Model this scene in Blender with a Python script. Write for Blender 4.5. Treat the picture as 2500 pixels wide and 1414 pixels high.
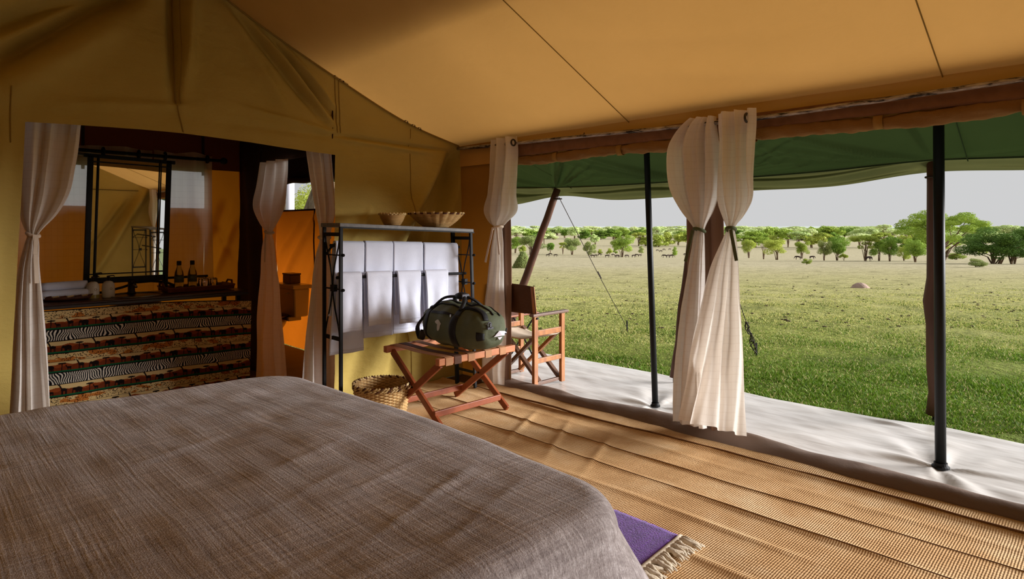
import bpy, bmesh, math, random
import numpy as np
from mathutils import Vector, Matrix

PI = math.pi
RNG = np.random.default_rng(7)
random.seed(7)
scene = bpy.context.scene
for o in list(bpy.data.objects):
    bpy.data.objects.remove(o)
COL = scene.collection

# ---------------------------------------------------------------- camera, sky, sun, exposure
CAM_H = 1.45
F_PX = 1500.0
HOR = 556.0
cam_data = bpy.data.cameras.new('camera')
cam_data.sensor_width = 36.0
cam_data.lens = 36.0 * F_PX / 2500.0
cam_data.shift_y = -(707.0 - HOR) / 2500.0
cam_data.clip_start = 0.05
cam_data.clip_end = 20000
cam = bpy.data.objects.new('camera', cam_data)
cam.location = (0, 0, CAM_H)
cam.rotation_euler = (PI / 2, 0, -PI / 4)
COL.objects.link(cam)
scene.camera = cam

world = bpy.data.worlds.new('hazy_sky')
scene.world = world
world.use_nodes = True
wn = world.node_tree
bg = wn.nodes['Background']
bg.inputs['Color'].default_value = (0.985, 0.99, 1.0, 1)
bg.inputs['Strength'].default_value = 0.63

sun_data = bpy.data.lights.new('sun', 'SUN')
sun_data.energy = 10.0
sun_data.angle = math.radians(30)
sun_data.color = (1.0, 0.985, 0.985)
sun = bpy.data.objects.new('sun', sun_data)
COL.objects.link(sun)
_el, _az = math.radians(14), math.radians(-47)      # hazy low sun, shining in under the awning
_dir = Vector((math.cos(_el) * math.cos(_az), math.cos(_el) * math.sin(_az), math.sin(_el)))
sun.rotation_euler = _dir.to_track_quat('Z', 'Y').to_euler()

scene.view_settings.view_transform = 'Standard'
scene.view_settings.look = 'None'
scene.view_settings.gamma = 1
scene.view_settings.exposure = 0.0
scene.view_settings.use_curve_mapping = False

# ---------------------------------------------------------------- helpers
def S(r, g, b):
    f = lambda c: (c / 255 / 12.92) if c / 255 <= 0.04045 else ((c / 255 + 0.055) / 1.055) ** 2.4
    return (f(r), f(g), f(b))

class NG:
    """tiny wrapper for building node trees"""
    def __init__(s, name):
        s.m = bpy.data.materials.new(name)
        s.m.use_nodes = True
        s.t = s.m.node_tree
        s.t.nodes.clear()
        s.out = s.t.nodes.new('ShaderNodeOutputMaterial')
    def n(s, typ, **kw):
        nd = s.t.nodes.new('ShaderNode' + typ)
        for k, v in kw.items():
            if k in nd.inputs:
                s.put(nd.inputs[k], v)
            else:
                setattr(nd, k, v)
        return nd
    def put(s, sock, v):
        if isinstance(v, bpy.types.NodeSocket):
            s.t.links.new(v, sock)
        elif isinstance(v, (tuple, list)) and sock.type == 'RGBA' and len(v) == 3:
            sock.default_value = (*v, 1)
        else:
            sock.default_value = v
    def math(s, op, a, b=None, c=None):
        nd = s.t.nodes.new('ShaderNodeMath')
        nd.operation = op
        for i, v in enumerate((a, b, c)):
            if v is not None:
                s.put(nd.inputs[i], v)
        return nd.outputs[0]
    def mix(s, f, a, b):
        nd = s.t.nodes.new('ShaderNodeMix')
        nd.data_type = 'RGBA'
        s.put(nd.inputs[0], f)
        s.put(nd.inputs[6], a)
        s.put(nd.inputs[7], b)
        return nd.outputs[2]
    def ramp(s, f, stops):
        nd = s.t.nodes.new('ShaderNodeValToRGB')
        e = nd.color_ramp.elements
        while len(e) < len(stops):
            e.new(0.5)
        for i, (p, c) in enumerate(stops):
            e[i].position = p
            e[i].color = (*c, 1) if len(c) == 3 else c
        s.put(nd.inputs[0], f)
        return nd.outputs[0]
    def coords(s, which='Object', scale=(1, 1, 1), rot=(0, 0, 0)):
        tc = s.n('TexCoord')
        mp = s.n('Mapping')
        s.t.links.new(tc.outputs[which], mp.inputs['Vector'])
        mp.inputs['Scale'].default_value = scale
        mp.inputs['Rotation'].default_value = rot
        return mp.outputs[0]
    def noise(s, vec, scale, detail=4, rough=0.55):
        nd = s.n('TexNoise', Scale=scale, Detail=detail, Roughness=rough)
        s.t.links.new(vec, nd.inputs['Vector'])
        return nd.outputs['Fac']
    def bump(s, h, strength, dist=0.01, normal=None):
        nd = s.n('Bump', Strength=strength, Distance=dist)
        s.put(nd.inputs['Height'], h)
        if normal is not None:
            s.put(nd.inputs['Normal'], normal)
        return nd.outputs[0]
    def surf(s, col, rough=0.8, metal=0.0, spec=0.3, normal=None, trans=0.0, tcol=None, alpha=None, sheen=0.0, glass=0.0):
        p = s.n('BsdfPrincipled')
        s.put(p.inputs['Base Color'], col)
        s.put(p.inputs['Roughness'], rough)
        p.inputs['Metallic'].default_value = metal
        p.inputs['Specular IOR Level'].default_value = spec
        p.inputs['Sheen Weight'].default_value = sheen
        p.inputs['Transmission Weight'].default_value = glass
        if normal is not None:
            s.put(p.inputs['Normal'], normal)
        res = p.outputs[0]
        if trans > 0:
            tr = s.n('BsdfTranslucent')
            s.put(tr.inputs['Color'], tcol if tcol is not None else col)
            if normal is not None:
                s.put(tr.inputs['Normal'], normal)
            mx = s.n('MixShader')
            mx.inputs[0].default_value = trans
            s.t.links.new(res, mx.inputs[1])
            s.t.links.new(tr.outputs[0], mx.inputs[2])
            res = mx.outputs[0]
        if alpha is not None:
            tp = s.n('BsdfTransparent')
            mx = s.n('MixShader')
            s.put(mx.inputs[0], alpha)
            s.t.links.new(tp.outputs[0], mx.inputs[1])
            s.t.links.new(res, mx.inputs[2])
            res = mx.outputs[0]
        s.t.links.new(res, s.out.inputs['Surface'])
        return s.m

def simple(name, col, col2=None, ns=6, st=(1, 1, 1), rough=0.7, metal=0.0, spec=0.35, bump=0.0, bs=40, bst=(1, 1, 1),
           bd=0.004, trans=0.0, tcol=None, sheen=0.0, which='Object'):
    g = NG(name)
    c = col
    if col2 is not None:
        f = g.noise(g.coords(which, st), ns)
        c = g.mix(g.ramp(f, [(0.35, (0, 0, 0)), (0.68, (1, 1, 1))]), col, col2)
    nrm = None
    if bump > 0:
        nrm = g.bump(g.noise(g.coords(which, bst), bs, 3), bump, bd)
    return g.surf(c, rough, metal, spec, nrm, trans, tcol, sheen=sheen)

# ---- meshes
WLOC = {}                                     # world location of every parent, kept at authoring time

class MB:
    """collects shapes, then links them as ONE mesh object"""
    def __init__(s):
        s.v, s.f, s.uv, s.col = [], [], {}, None
    def add(s, vs, fs):
        b = len(s.v)
        s.v.extend(tuple(map(float, p)) for p in vs)
        s.f.extend(tuple(b + i for i in f) for f in fs)
        return b
    def box(s, c, size, rot=None):
        hx, hy, hz = size[0] / 2, size[1] / 2, size[2] / 2
        vs = [Vector((x, y, z)) for x in (-hx, hx) for y in (-hy, hy) for z in (-hz, hz)]
        if rot is not None:
            vs = [rot @ p for p in vs]
        vs = [(p.x + c[0], p.y + c[1], p.z + c[2]) for p in vs]
        s.add(vs, [(0, 1, 3, 2), (4, 6, 7, 5), (0, 4, 5, 1), (2, 3, 7, 6), (0, 2, 6, 4), (1, 5, 7, 3)])
        return s
    def bar(s, a, b, w, d, up=(0, 0, 1)):
        """rectangular bar from a to b, w across (side), d along the up direction"""
        a, b = Vector(a), Vector(b)
        t = (b - a).normalized()
        u = Vector(up)
        if abs(t.dot(u)) > 0.95:
            u = Vector((1, 0, 0))
        side = t.cross(u).normalized()
        u = side.cross(t).normalized()
        vs = []
        for p in (a, b):
            for i, j in ((-1, -1), (1, -1), (1, 1), (-1, 1)):
                vs.append(p + side * (w / 2 * i) + u * (d / 2 * j))
        s.add(vs, [(0, 1, 2, 3), (7, 6, 5, 4), (0, 4, 5, 1), (1, 5, 6, 2), (2, 6, 7, 3), (3, 7, 4, 0)])
        return s
    def tube(s, pts, r, n=8, caps=True, flat=1.0):
        pts = [Vector(p) for p in pts]
        rs = r if isinstance(r, (list, tuple, np.ndarray)) else [r] * len(pts)
        b = len(s.v)
        ref = None
        for i, p in enumerate(pts):
            t = (pts[min(i + 1, len(pts) - 1)] - pts[max(i - 1, 0)]).normalized()
            if ref is None:
                ref = Vector((0, 0, 1)) if abs(t.z) < 0.9 else Vector((1, 0, 0))
            x = t.cross(ref).normalized()
            y = x.cross(t).normalized()
            ref = y
            for k in range(n):
                a = 2 * PI * k / n
                s.v.append(tuple(p + x * (rs[i] * math.cos(a)) + y * (rs[i] * flat * math.sin(a))))
        for i in range(len(pts) - 1):
            for k in range(n):
                k2 = (k + 1) % n
                s.f.append((b + i * n + k, b + i * n + k2, b + (i + 1) * n + k2, b + (i + 1) * n + k))
        if caps:
            s.f.append(tuple(b + k for k in reversed(range(n))))
            s.f.append(tuple(b + (len(pts) - 1) * n + k for k in range(n)))
        return s
    def lathe(s, prof, c=(0, 0, 0), n=24, wob=None, sx=1.0, sy=1.0):
        """prof: (radius, z) list"""
        b = len(s.v)
        for j, (r, z) in enumerate(prof):
            for k in range(n):
                a = 2 * PI * k / n
                rr = r + (wob(a, j) if wob else 0)
                s.v.append((c[0] + rr * math.cos(a) * sx, c[1] + rr * math.sin(a) * sy, c[2] + z))
        for j in range(len(prof) - 1):
            for k in range(n):
                k2 = (k + 1) % n
                s.f.append((b + j * n + k, b + j * n + k2, b + (j + 1) * n + k2, b + (j + 1) * n + k))
        if prof[0][0] > 1e-5 and wob is None:
            s.f.append(tuple(b + k for k in reversed(range(n))))
        if prof[-1][0] > 1e-5 and wob is None:
            s.f.append(tuple(b + (len(prof) - 1) * n + k for k in range(n)))
        return s
    def torus(s, c, R, r, axis='z', n=20, m=8, sx=1.0, sy=1.0):
        b = len(s.v)
        for i in range(n):
            a = 2 * PI * i / n
            for j in range(m):
                q = 2 * PI * j / m
                x = (R + r * math.cos(q)) * math.cos(a) * sx
                y = (R + r * math.cos(q)) * math.sin(a) * sy
                z = r * math.sin(q)
                p = {'z': (x, y, z), 'x': (z, x, y), 'y': (x, z, y)}[axis]
                s.v.append((c[0] + p[0], c[1] + p[1], c[2] + p[2]))
        for i in range(n):
            for j in range(m):
                i2, j2 = (i + 1) % n, (j + 1) % m
                s.f.append((b + i * m + j, b + i2 * m + j, b + i2 * m + j2, b + i * m + j2))
        return s
    def grid(s, fn, nu, nv, uv=None):
        """fn(s, t) for s,t in 0..1 -> xyz"""
        b = len(s.v)
        for j in range(nv):
            for i in range(nu):
                a, c = i / (nu - 1), j / (nv - 1)
                s.v.append(tuple(map(float, fn(a, c))))
                if uv:
                    s.uv[len(s.v) - 1] = uv(a, c)
        for j in range(nv - 1):
            for i in range(nu - 1):
                s.f.append((b + j * nu + i, b + j * nu + i + 1, b + (j + 1) * nu + i + 1, b + (j + 1) * nu + i))
        return s
    def npgrid(s, X, Y, Z):
        """2-D arrays of the same shape"""
        b = len(s.v)
        nv, nu = X.shape
        s.v.extend(zip(X.ravel().tolist(), Y.ravel().tolist(), Z.ravel().tolist()))
        for j in range(nv - 1):
            for i in range(nu - 1):
                s.f.append((b + j * nu + i, b + j * nu + i + 1, b + (j + 1) * nu + i + 1, b + (j + 1) * nu + i))
        return s
    def ball(s, c, r, n=12, m=8, sc=(1, 1, 1)):
        prof = [(r * math.sin(PI * j / m) * 1.0, -r * math.cos(PI * j / m)) for j in range(m + 1)]
        b = len(s.v)
        for rr, z in prof:
            for k in range(n):
                a = 2 * PI * k / n
                s.v.append((c[0] + rr * math.cos(a) * sc[0], c[1] + rr * math.sin(a) * sc[1], c[2] + z * sc[2]))
        for j in range(m):
            for k in range(n):
                k2 = (k + 1) % n
                s.f.append((b + j * n + k, b + j * n + k2, b + (j + 1) * n + k2, b + (j + 1) * n + k))
        return s
    def build(s, name, mat, parent=None, smooth=False, bevel=0.0, solid=0.0, sub=0, base=True):
        me = bpy.data.meshes.new(name)
        if parent is not None:
            off = WLOC[parent.name]
        elif base and s.v:
            A = np.array(s.v)
            off = ((A[:, 0].min() + A[:, 0].max()) / 2, (A[:, 1].min() + A[:, 1].max()) / 2, A[:, 2].min())
        else:
            off = (0, 0, 0)
        A = np.array(s.v, dtype=float) - np.array(off)
        me.from_pydata(A.tolist(), [], s.f)
        if s.uv:
            lay = me.uv_layers.new(name='UVMap')
            idx = np.empty(len(me.loops), dtype=np.int32)
            me.loops.foreach_get('vertex_index', idx)
            uva = np.zeros((len(s.v), 2))
            for k, q in s.uv.items():
                uva[k] = q
            lay.data.foreach_set('uv', uva[idx].ravel())
        me.validate()
        me.update()
        o = bpy.data.objects.new(name, me)
        COL.objects.link(o)
        if parent is not None:
            o.parent = parent
            WLOC[o.name] = off
        else:
            o.location = off
            WLOC[o.name] = off
        if isinstance(mat, (list, tuple)):
            for m in mat:
                me.materials.append(m)
        elif mat is not None:
            me.materials.append(mat)
        if smooth:
            me.polygons.foreach_set('use_smooth', [True] * len(me.polygons))
        if bevel > 0:
            md = o.modifiers.new('bevel', 'BEVEL')
            md.width = bevel
            md.segments = 2
            md.limit_method = 'ANGLE'
        if solid > 0:
            md = o.modifiers.new('thickness', 'SOLIDIFY')
            md.thickness = solid
            md.offset = 0
        if sub:
            md = o.modifiers.new('smooth', 'SUBSURF')
            md.levels = sub
            md.render_levels = sub
        return o

def tag(o, label=None, cat=None, group=None, kind=None):
    if label: o['label'] = label
    if cat: o['category'] = cat
    if group: o['group'] = group
    if kind: o['kind'] = kind
    return o

def thing(name, label, cat, loc=(0, 0, 0), group=None):
    o = bpy.data.objects.new(name, None)
    o.empty_display_size = 0.1
    COL.objects.link(o)
    o.location = loc
    WLOC[o.name] = tuple(loc)
    return tag(o, label, cat, group)

def copy_tree(o, parent=None):
    c = o.copy()
    COL.objects.link(c)
    if parent is not None:
        c.parent = parent
    for ch in o.children:
        copy_tree(ch, c)
    return c

def kpix(u):
    return (u - 1250.0) / F_PX
def on_x(u, v, X):
    """point of the plane x = X seen at (u, v)"""
    k = kpix(u)
    Y = X * (1 - k) / (1 + k)
    return (X, Y, CAM_H - (v - HOR) / F_PX * (X + Y) / math.sqrt(2))
def on_y(u, v, Y):
    k = kpix(u)
    X = Y * (1 + k) / (1 - k)
    return (X, Y, CAM_H - (v - HOR) / F_PX * (X + Y) / math.sqrt(2))
def at_d(u, d):
    """ground-plan point at depth d"""
    r = kpix(u) * d
    return ((d + r) / math.sqrt(2), (d - r) / math.sqrt(2))

def smooth_interp(x, xs, ys):
    """monotone-ish cubic through the points"""
    xs, ys = np.asarray(xs, float), np.asarray(ys, float)
    m = np.gradient(ys, xs)
    x = np.clip(np.asarray(x, float), xs[0], xs[-1])
    i = np.clip(np.searchsorted(xs, x) - 1, 0, len(xs) - 2)
    h = xs[i + 1] - xs[i]
    t = (x - xs[i]) / h
    return ((2 * t**3 - 3 * t**2 + 1) * ys[i] + (t**3 - 2 * t**2 + t) * h * m[i]
            + (-2 * t**3 + 3 * t**2) * ys[i + 1] + (t**3 - t**2) * h * m[i + 1])

def wnoise(x, y, seed=0, oct=4):
    """cheap smooth value noise from sines, about -1..1"""
    r = np.random.default_rng(seed)
    out = 0
    amp, tot = 1.0, 0
    for o in range(oct):
        for _ in range(3):
            a = r.uniform(0, 2 * PI)
            fq = (1.0 + r.uniform(-.3, .3)) * 2**o
            out = out + amp * np.sin(fq * (np.cos(a) * x + np.sin(a) * y) * 2 * PI + r.uniform(0, 6.28)) / 1.7
        tot += amp
        amp *= 0.55
    return out / tot

def folds(x, z, lines):
    """sum of soft ridges along line segments: (x0,z0,x1,z1,width,amp); taper towards the second point"""
    out = np.zeros_like(x, dtype=float)
    for x0, z0, x1, z1, w, a in lines:
        dx, dz = x1 - x0, z1 - z0
        L = math.hypot(dx, dz)
        t = ((x - x0) * dx + (z - z0) * dz) / L**2
        dist = ((x - x0) * dz - (z - z0) * dx) / L
        fade = np.clip(np.minimum((t + .15) / .25, (1.15 - t) / .5), 0, 1)
        fade = fade * fade * (3 - 2 * fade)
        out += a * np.exp(-(dist / w)**2) * fade
    return out

# ---------------------------------------------------------------- materials
def canvas(name, col, col2, trans=0.0, tcol=None, rough=0.85, bump=0.25):
    g = NG(name)
    v = g.coords('Object')
    c = g.mix(g.ramp(g.noise(v, 1.6, 5), [(0.3, (0, 0, 0)), (0.75, (1, 1, 1))]), col, col2)
    v2 = g.coords('Object', (1, 1, 2.2))
    h = g.math('ADD', g.math('MULTIPLY', g.noise(v2, 5, 6, 0.6), 1.0), g.math('MULTIPLY', g.noise(g.coords('Object'), 260, 1), 0.05))
    nrm = g.bump(h, bump, 0.03)
    return g.surf(c, rough, 0, 0.2, nrm, trans, tcol)

def cloth_checked(name, col, line, trans, tcol, pitch=0.05, lw=0.07, bump=0.12, lf=0.45, sheer=None):
    g = NG(name)
    tc = g.n('TexCoord')
    sp = g.n('SeparateXYZ')
    g.t.links.new(tc.outputs['UV'], sp.inputs[0])
    fx = g.math('FRACT', g.math('DIVIDE', sp.outputs[0], pitch * 0.9))
    fy = g.math('FRACT', g.math('DIVIDE', sp.outputs[1], pitch))
    m = g.math('MAXIMUM', g.math('LESS_THAN', fx, lw), g.math('LESS_THAN', fy, lw))
    c = g.mix(g.math('MULTIPLY', m, lf), col, line)
    c2 = g.mix(g.math('MULTIPLY', m, lf * .8), tcol, line)
    nrm = g.bump(g.noise(g.coords('Object', (1, 1, .5)), 30, 4), bump, 0.01)
    return g.surf(c, 0.85, 0, 0.15, nrm, trans, c2, alpha=None if sheer is None else 1 - sheer)

M = {}
M['khaki'] = canvas('khaki_canvas', S(190, 166, 94), S(178, 154, 80), 0.02, (0.5, 0.35, 0.08), bump=.5)
M['roof'] = canvas('roof_canvas', S(220, 176, 106), S(208, 164, 94), 0.17, (0.80, 0.42, 0.11), bump=0.12)
M['ochre'] = canvas('ochre_canvas', S(170, 126, 62), S(156, 114, 52), 0.06, S(225, 135, 35))
M['orange'] = canvas('orange_canvas', S(190, 110, 35), S(175, 95, 28), 0.62, S(240, 140, 25))
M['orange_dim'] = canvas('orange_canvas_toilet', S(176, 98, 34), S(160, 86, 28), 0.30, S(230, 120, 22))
M['orange_shaded'] = canvas('orange_canvas_shaded', S(92, 50, 26), S(80, 42, 20), 0.08, S(160, 60, 20))  # wall canvas with the flysheet's shade put into its colour
M['dark_brown'] = canvas('dark_brown_canvas', S(58, 36, 24), S(48, 30, 18))
M['brown_web'] = simple('brown_webbing', S(138, 98, 70), S(124, 86, 60), 12, rough=.85, bump=.2, bs=150)
M['tan_flap'] = canvas('tan_flap', S(140, 110, 92), S(128, 98, 80), 0.04, (0.4, .25, .12))
M['green_fly'] = canvas('green_flysheet', S(58, 78, 42), S(50, 68, 36), 0.04, S(90, 120, 60), bump=.2)
M['taupe'] = canvas('taupe_sill', S(128, 108, 96), S(112, 94, 82), rough=.6)
M['black_iron'] = simple('black_iron', S(17, 17, 19), S(24, 24, 26), 20, rough=.55, spec=.25)
M['grey_iron'] = simple('grey_iron', S(120, 118, 118), S(100, 98, 98), 30, rough=.5, spec=.5)
M['black_pole'] = simple('black_pole', S(14, 15, 15), S(19, 22, 20), 10, rough=.5, spec=.3)
M['wood_pole'] = simple('wooden_pole', S(92, 62, 48), S(70, 46, 36), 8, (1, 1, .2), rough=.6, bump=.3, bs=30, bst=(1, 1, .1))
M['seam'] = simple('seam_thread', S(150, 122, 60), rough=.9)
M['dark_seam'] = simple('dark_seam_tape', S(60, 40, 22), rough=.9)
M['cream'] = cloth_checked('cream_cotton', S(246, 240, 234), S(222, 210, 198), 0.34, (0.92, .86, .77), lf=.35)
M['cream_shade'] = cloth_checked('cream_cotton_window', S(226, 206, 188), S(196, 180, 158), 0.42, (0.90, .88, .80), 0.06, .08, lf=.3, sheer=.24)
M['tie'] = simple('curtain_tie', S(226, 208, 188), rough=.85)
M['green_tie'] = simple('green_tie', S(84, 92, 60), rough=.85)
M['grommet'] = simple('grommet_metal', S(70, 62, 54), rough=.35, metal=.7)

def groundsheet_mat():
    g = NG('white_groundsheet')
    v = g.coords('Object', (1, 1, 1))
    c = g.mix(g.ramp(g.noise(v, 2.2, 5), [(0.35, (0, 0, 0)), (0.7, (1, 1, 1))]), S(226, 221, 216), S(214, 208, 201))
    h = g.noise(g.coords('Object', (3.2, .9, 1), (0, 0, .35)), 1.7, 3)
    return g.surf(c, 0.30, 0, .5, g.bump(h, .35, .04))
M['sheet'] = groundsheet_mat()

def sisal_mat():
    g = NG('woven_sisal')
    v = g.coords('Object')
    f = g.noise(v, 2.2, 7, .62)
    c = g.ramp(f, [(0.3, S(186, 144, 96)), (0.5, S(218, 178, 128)), (0.72, S(240, 210, 166))])
    f2 = g.noise(g.coords('Object', (1, 1, 1)), 90, 3)
    c = g.mix(g.math('MULTIPLY', f2, .35), c, S(150, 106, 60))
    wy = g.n('TexWave', Scale=29.0, Distortion=1.0, bands_direction='Y', wave_type='BANDS')
    wy.inputs['Detail'].default_value = 1
    g.t.links.new(v, wy.inputs['Vector'])
    wx = g.n('TexWave', Scale=14.0, Distortion=1.5, bands_direction='X', wave_type='BANDS')
    g.t.links.new(v, wx.inputs['Vector'])
    h = g.math('ADD', g.math('MULTIPLY', wy.outputs['Fac'], 0.8), g.math('ADD', g.math('MULTIPLY', wx.outputs['Fac'], .35), f2))
    return g.surf(c, .9, 0, .15, g.bump(h, .5, .006))
M['sisal'] = sisal_mat()
M['sisal_edge'] = simple('sisal_binding', S(120, 84, 48), S(100, 68, 38), 20, rough=.9, bump=.5, bs=120)

def slub_mat():
    g = NG('slub_woven_bedspread')
    a = g.noise(g.coords('Object', (60, 1.4, 20)), 1.6, 4, .6)      # slubs running along the bed
    b = g.noise(g.coords('Object', (2.0, 55, 25)), 1.6, 4, .6)       # cross weave
    c = g.noise(g.coords('Object'), 210, 2)
    big = g.noise(g.coords('Object'), 3.0, 4)
    m = g.math('ADD', g.math('MULTIPLY', a, .40), g.math('ADD', g.math('MULTIPLY', b, .32), g.math('MULTIPLY', c, .28)))
    col = g.ramp(m, [(0.36, S(140, 130, 129)), (0.5, S(188, 178, 178)), (0.64, S(236, 229, 230))])
    col = g.mix(g.math('MULTIPLY', g.ramp(big, [(.35, (1, 1, 1)), (.65, (0, 0, 0))]), .35), col, S(138, 126, 120))
    h = g.math('ADD', g.math('MULTIPLY', m, 1.0), g.math('MULTIPLY', big, .8))
    return g.surf(col, .9, 0, .12, g.bump(h, .6, .012), sheen=.15)
M['slub'] = slub_mat()
M['terry'] = simple('white_terry', S(224, 227, 242), S(216, 219, 235), 8, rough=.95, spec=.1, bump=.5, bs=260, bd=.004, sheen=.2)
M['red_wood'] = simple('red_brown_wood', S(150, 78, 42), S(118, 56, 28), 7, (1, 1, 1), rough=.45, bump=.15, bs=20, bst=(8, 1, 8))
M['red_wood_light'] = simple('light_worn_wood', S(196, 128, 82), S(170, 98, 58), 6, rough=.5)
M['chair_wood'] = simple('honey_brown_wood', S(170, 108, 52), S(128, 76, 36), 6, (3, 3, .8), rough=.4)
M['chair_wood_dark'] = simple('dark_arm_wood', S(88, 60, 44), S(112, 82, 64), 8, rough=.45)
M['strap'] = simple('luggage_strap', S(178, 130, 92), S(160, 112, 76), 14, rough=.8)
M['dark_strap'] = simple('dark_luggage_strap', S(86, 54, 38), rough=.8)
M['seat_canvas'] = canvas('seat_canvas', S(196, 180, 160), S(180, 164, 144))
M['back_canvas'] = canvas('backrest_canvas', S(82, 52, 32), S(72, 45, 26), .02, S(150, 90, 30))
M['dark_wood'] = simple('dark_polished_wood', S(62, 26, 16), S(44, 18, 10), 5, (1, 6, 1), rough=.28, spec=.5)
M['counter_edge'] = simple('dark_counter_edge', S(34, 26, 24), rough=.35, spec=.5)
M['tray_wood'] = simple('tray_wood', S(128, 66, 28), S(104, 50, 20), 8, rough=.45)
M['steel'] = simple('brushed_steel', S(150, 150, 150), rough=.3, metal=1)
M['white_pot'] = simple('white_ceramic', S(214, 208, 192), rough=.25, spec=.5)
M['porcelain'] = simple('cream_porcelain', S(168, 164, 134), rough=.25, spec=.5)
M['dark_plastic'] = simple('dark_plastic', S(36, 20, 16), rough=.4)
M['bag_green'] = simple('olive_bag_canvas', S(92, 98, 74), S(80, 86, 62), 5, rough=.75, bump=.3, bs=14, bd=.02)
M['bag_black'] = simple('black_webbing', S(20, 20, 24), S(28, 28, 32), 30, rough=.65)
M['bag_grey'] = simple('grey_grip', S(98, 98, 106), rough=.7)
M['zip'] = simple('zip_metal', S(190, 188, 180), rough=.3, metal=.8)
M['print_white'] = simple('white_print', S(188, 186, 176), rough=.8)
M['paper'] = simple('white_paper_tag', S(226, 222, 232), rough=.8)
M['reed'] = simple('natural_reed', S(214, 178, 122), S(188, 148, 92), 9, (1, 1, 3), rough=.65)
M['reed_pale'] = simple('pale_reed', S(226, 202, 150), S(206, 176, 118), 9, rough=.65)
M['reed_dark'] = simple('dark_reed', S(96, 52, 30), S(70, 38, 24), 16, rough=.65)
M['purple'] = simple('purple_wool', S(104, 52, 150), S(84, 40, 124), 26, rough=.95, bump=.8, bs=120, bd=.006, sheen=.2)
M['wool'] = simple('cream_wool', S(214, 200, 178), S(190, 174, 150), 30, rough=.95, bump=.5, bs=120)
M['rope'] = simple('dark_rope', S(52, 44, 36), rough=.9)
M['bark'] = simple('tree_bark', S(120, 96, 72), S(84, 66, 48), 6, (1, 1, .3), rough=.9, bump=.6, bs=9)
M['bark_near'] = simple('furrowed_bark', S(160, 140, 118), S(96, 78, 62), 5, (3, 3, .5), rough=.9, bump=1.0, bs=5, bst=(3, 3, .5), bd=.15)
M['hide'] = simple('dark_hide', S(70, 54, 46), S(52, 40, 36), 4, rough=.9)
M['glass_pane'] = None

def glass_mat(name, col, rough=.05):
    g = NG(name)
    return g.surf(col, rough, 0, .5, glass=1.0)
M['bottle'] = glass_mat('bottle_glass', (.62, .66, .5))
M['tumbler'] = glass_mat('tumbler_glass', (.95, .93, .88))
def mirror_mat():
    g = NG('mirror_silver')
    return g.surf((.9, .9, .88), .015, 1.0, .5)
M['mirror'] = mirror_mat()
def mesh_mat():
    g = NG('insect_mesh')
    return g.surf((.05, .05, .045), .9, 0, .1, alpha=0.08)
M['mesh'] = mesh_mat()
def rod_mat():
    g = NG('worn_rod_metal')
    f = g.noise(g.coords('Object', (6, 1, 6)), 9, 5, .7)
    c = g.ramp(f, [(.40, S(34, 28, 26)), (.47, S(150, 140, 132)), (.7, S(214, 206, 200))])
    return g.surf(c, .5, .35, .4)
M['rod'] = rod_mat()

# ---------------------------------------------------------------- terrain
TD = np.array([-60, 8, 12, 20, 40, 80, 150, 257, 400, 550, 800, 1500, 3000, 7000.])
TZ = np.array([0, 0, 0, -.3, -1.3, -3.0, -6.1, -11, -13, -13.6, -14.2, -15, -15, -15.])
def terr(d):
    return np.interp(d, TD, TZ)
_vd = np.linspace(9, 3000, 60000)
_vv = HOR + F_PX * (CAM_H - terr(_vd)) / _vd
def d_of_v(v):
    """depth of the ground seen at image row v (nearest)"""
    i = np.argmax(_vv <= v)
    return float(_vd[i])

dd = np.concatenate([np.linspace(-30, 4, 18), np.linspace(4.3, 30, 120), np.geomspace(31, 6500, 110)])
ss = np.linspace(-1, 1, 161)
ss = np.sign(ss) * np.abs(ss)**1.4
D, SS = np.meshgrid(dd, ss, indexing='ij')
R = SS * (34 + 1.35 * np.maximum(D, 0))
GX, GY = (D + R) / math.sqrt(2), (D - R) / math.sqrt(2)
GZ = terr(D) - 0.03 + np.where(D < 30, 0.012 * wnoise(GX * .55, GY * .55, 3, 4), .04 * wnoise(GX * .06, GY * .06, 4, 3))
GZ = np.where((GX < 5.6), np.minimum(GZ, -0.03), GZ)

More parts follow.
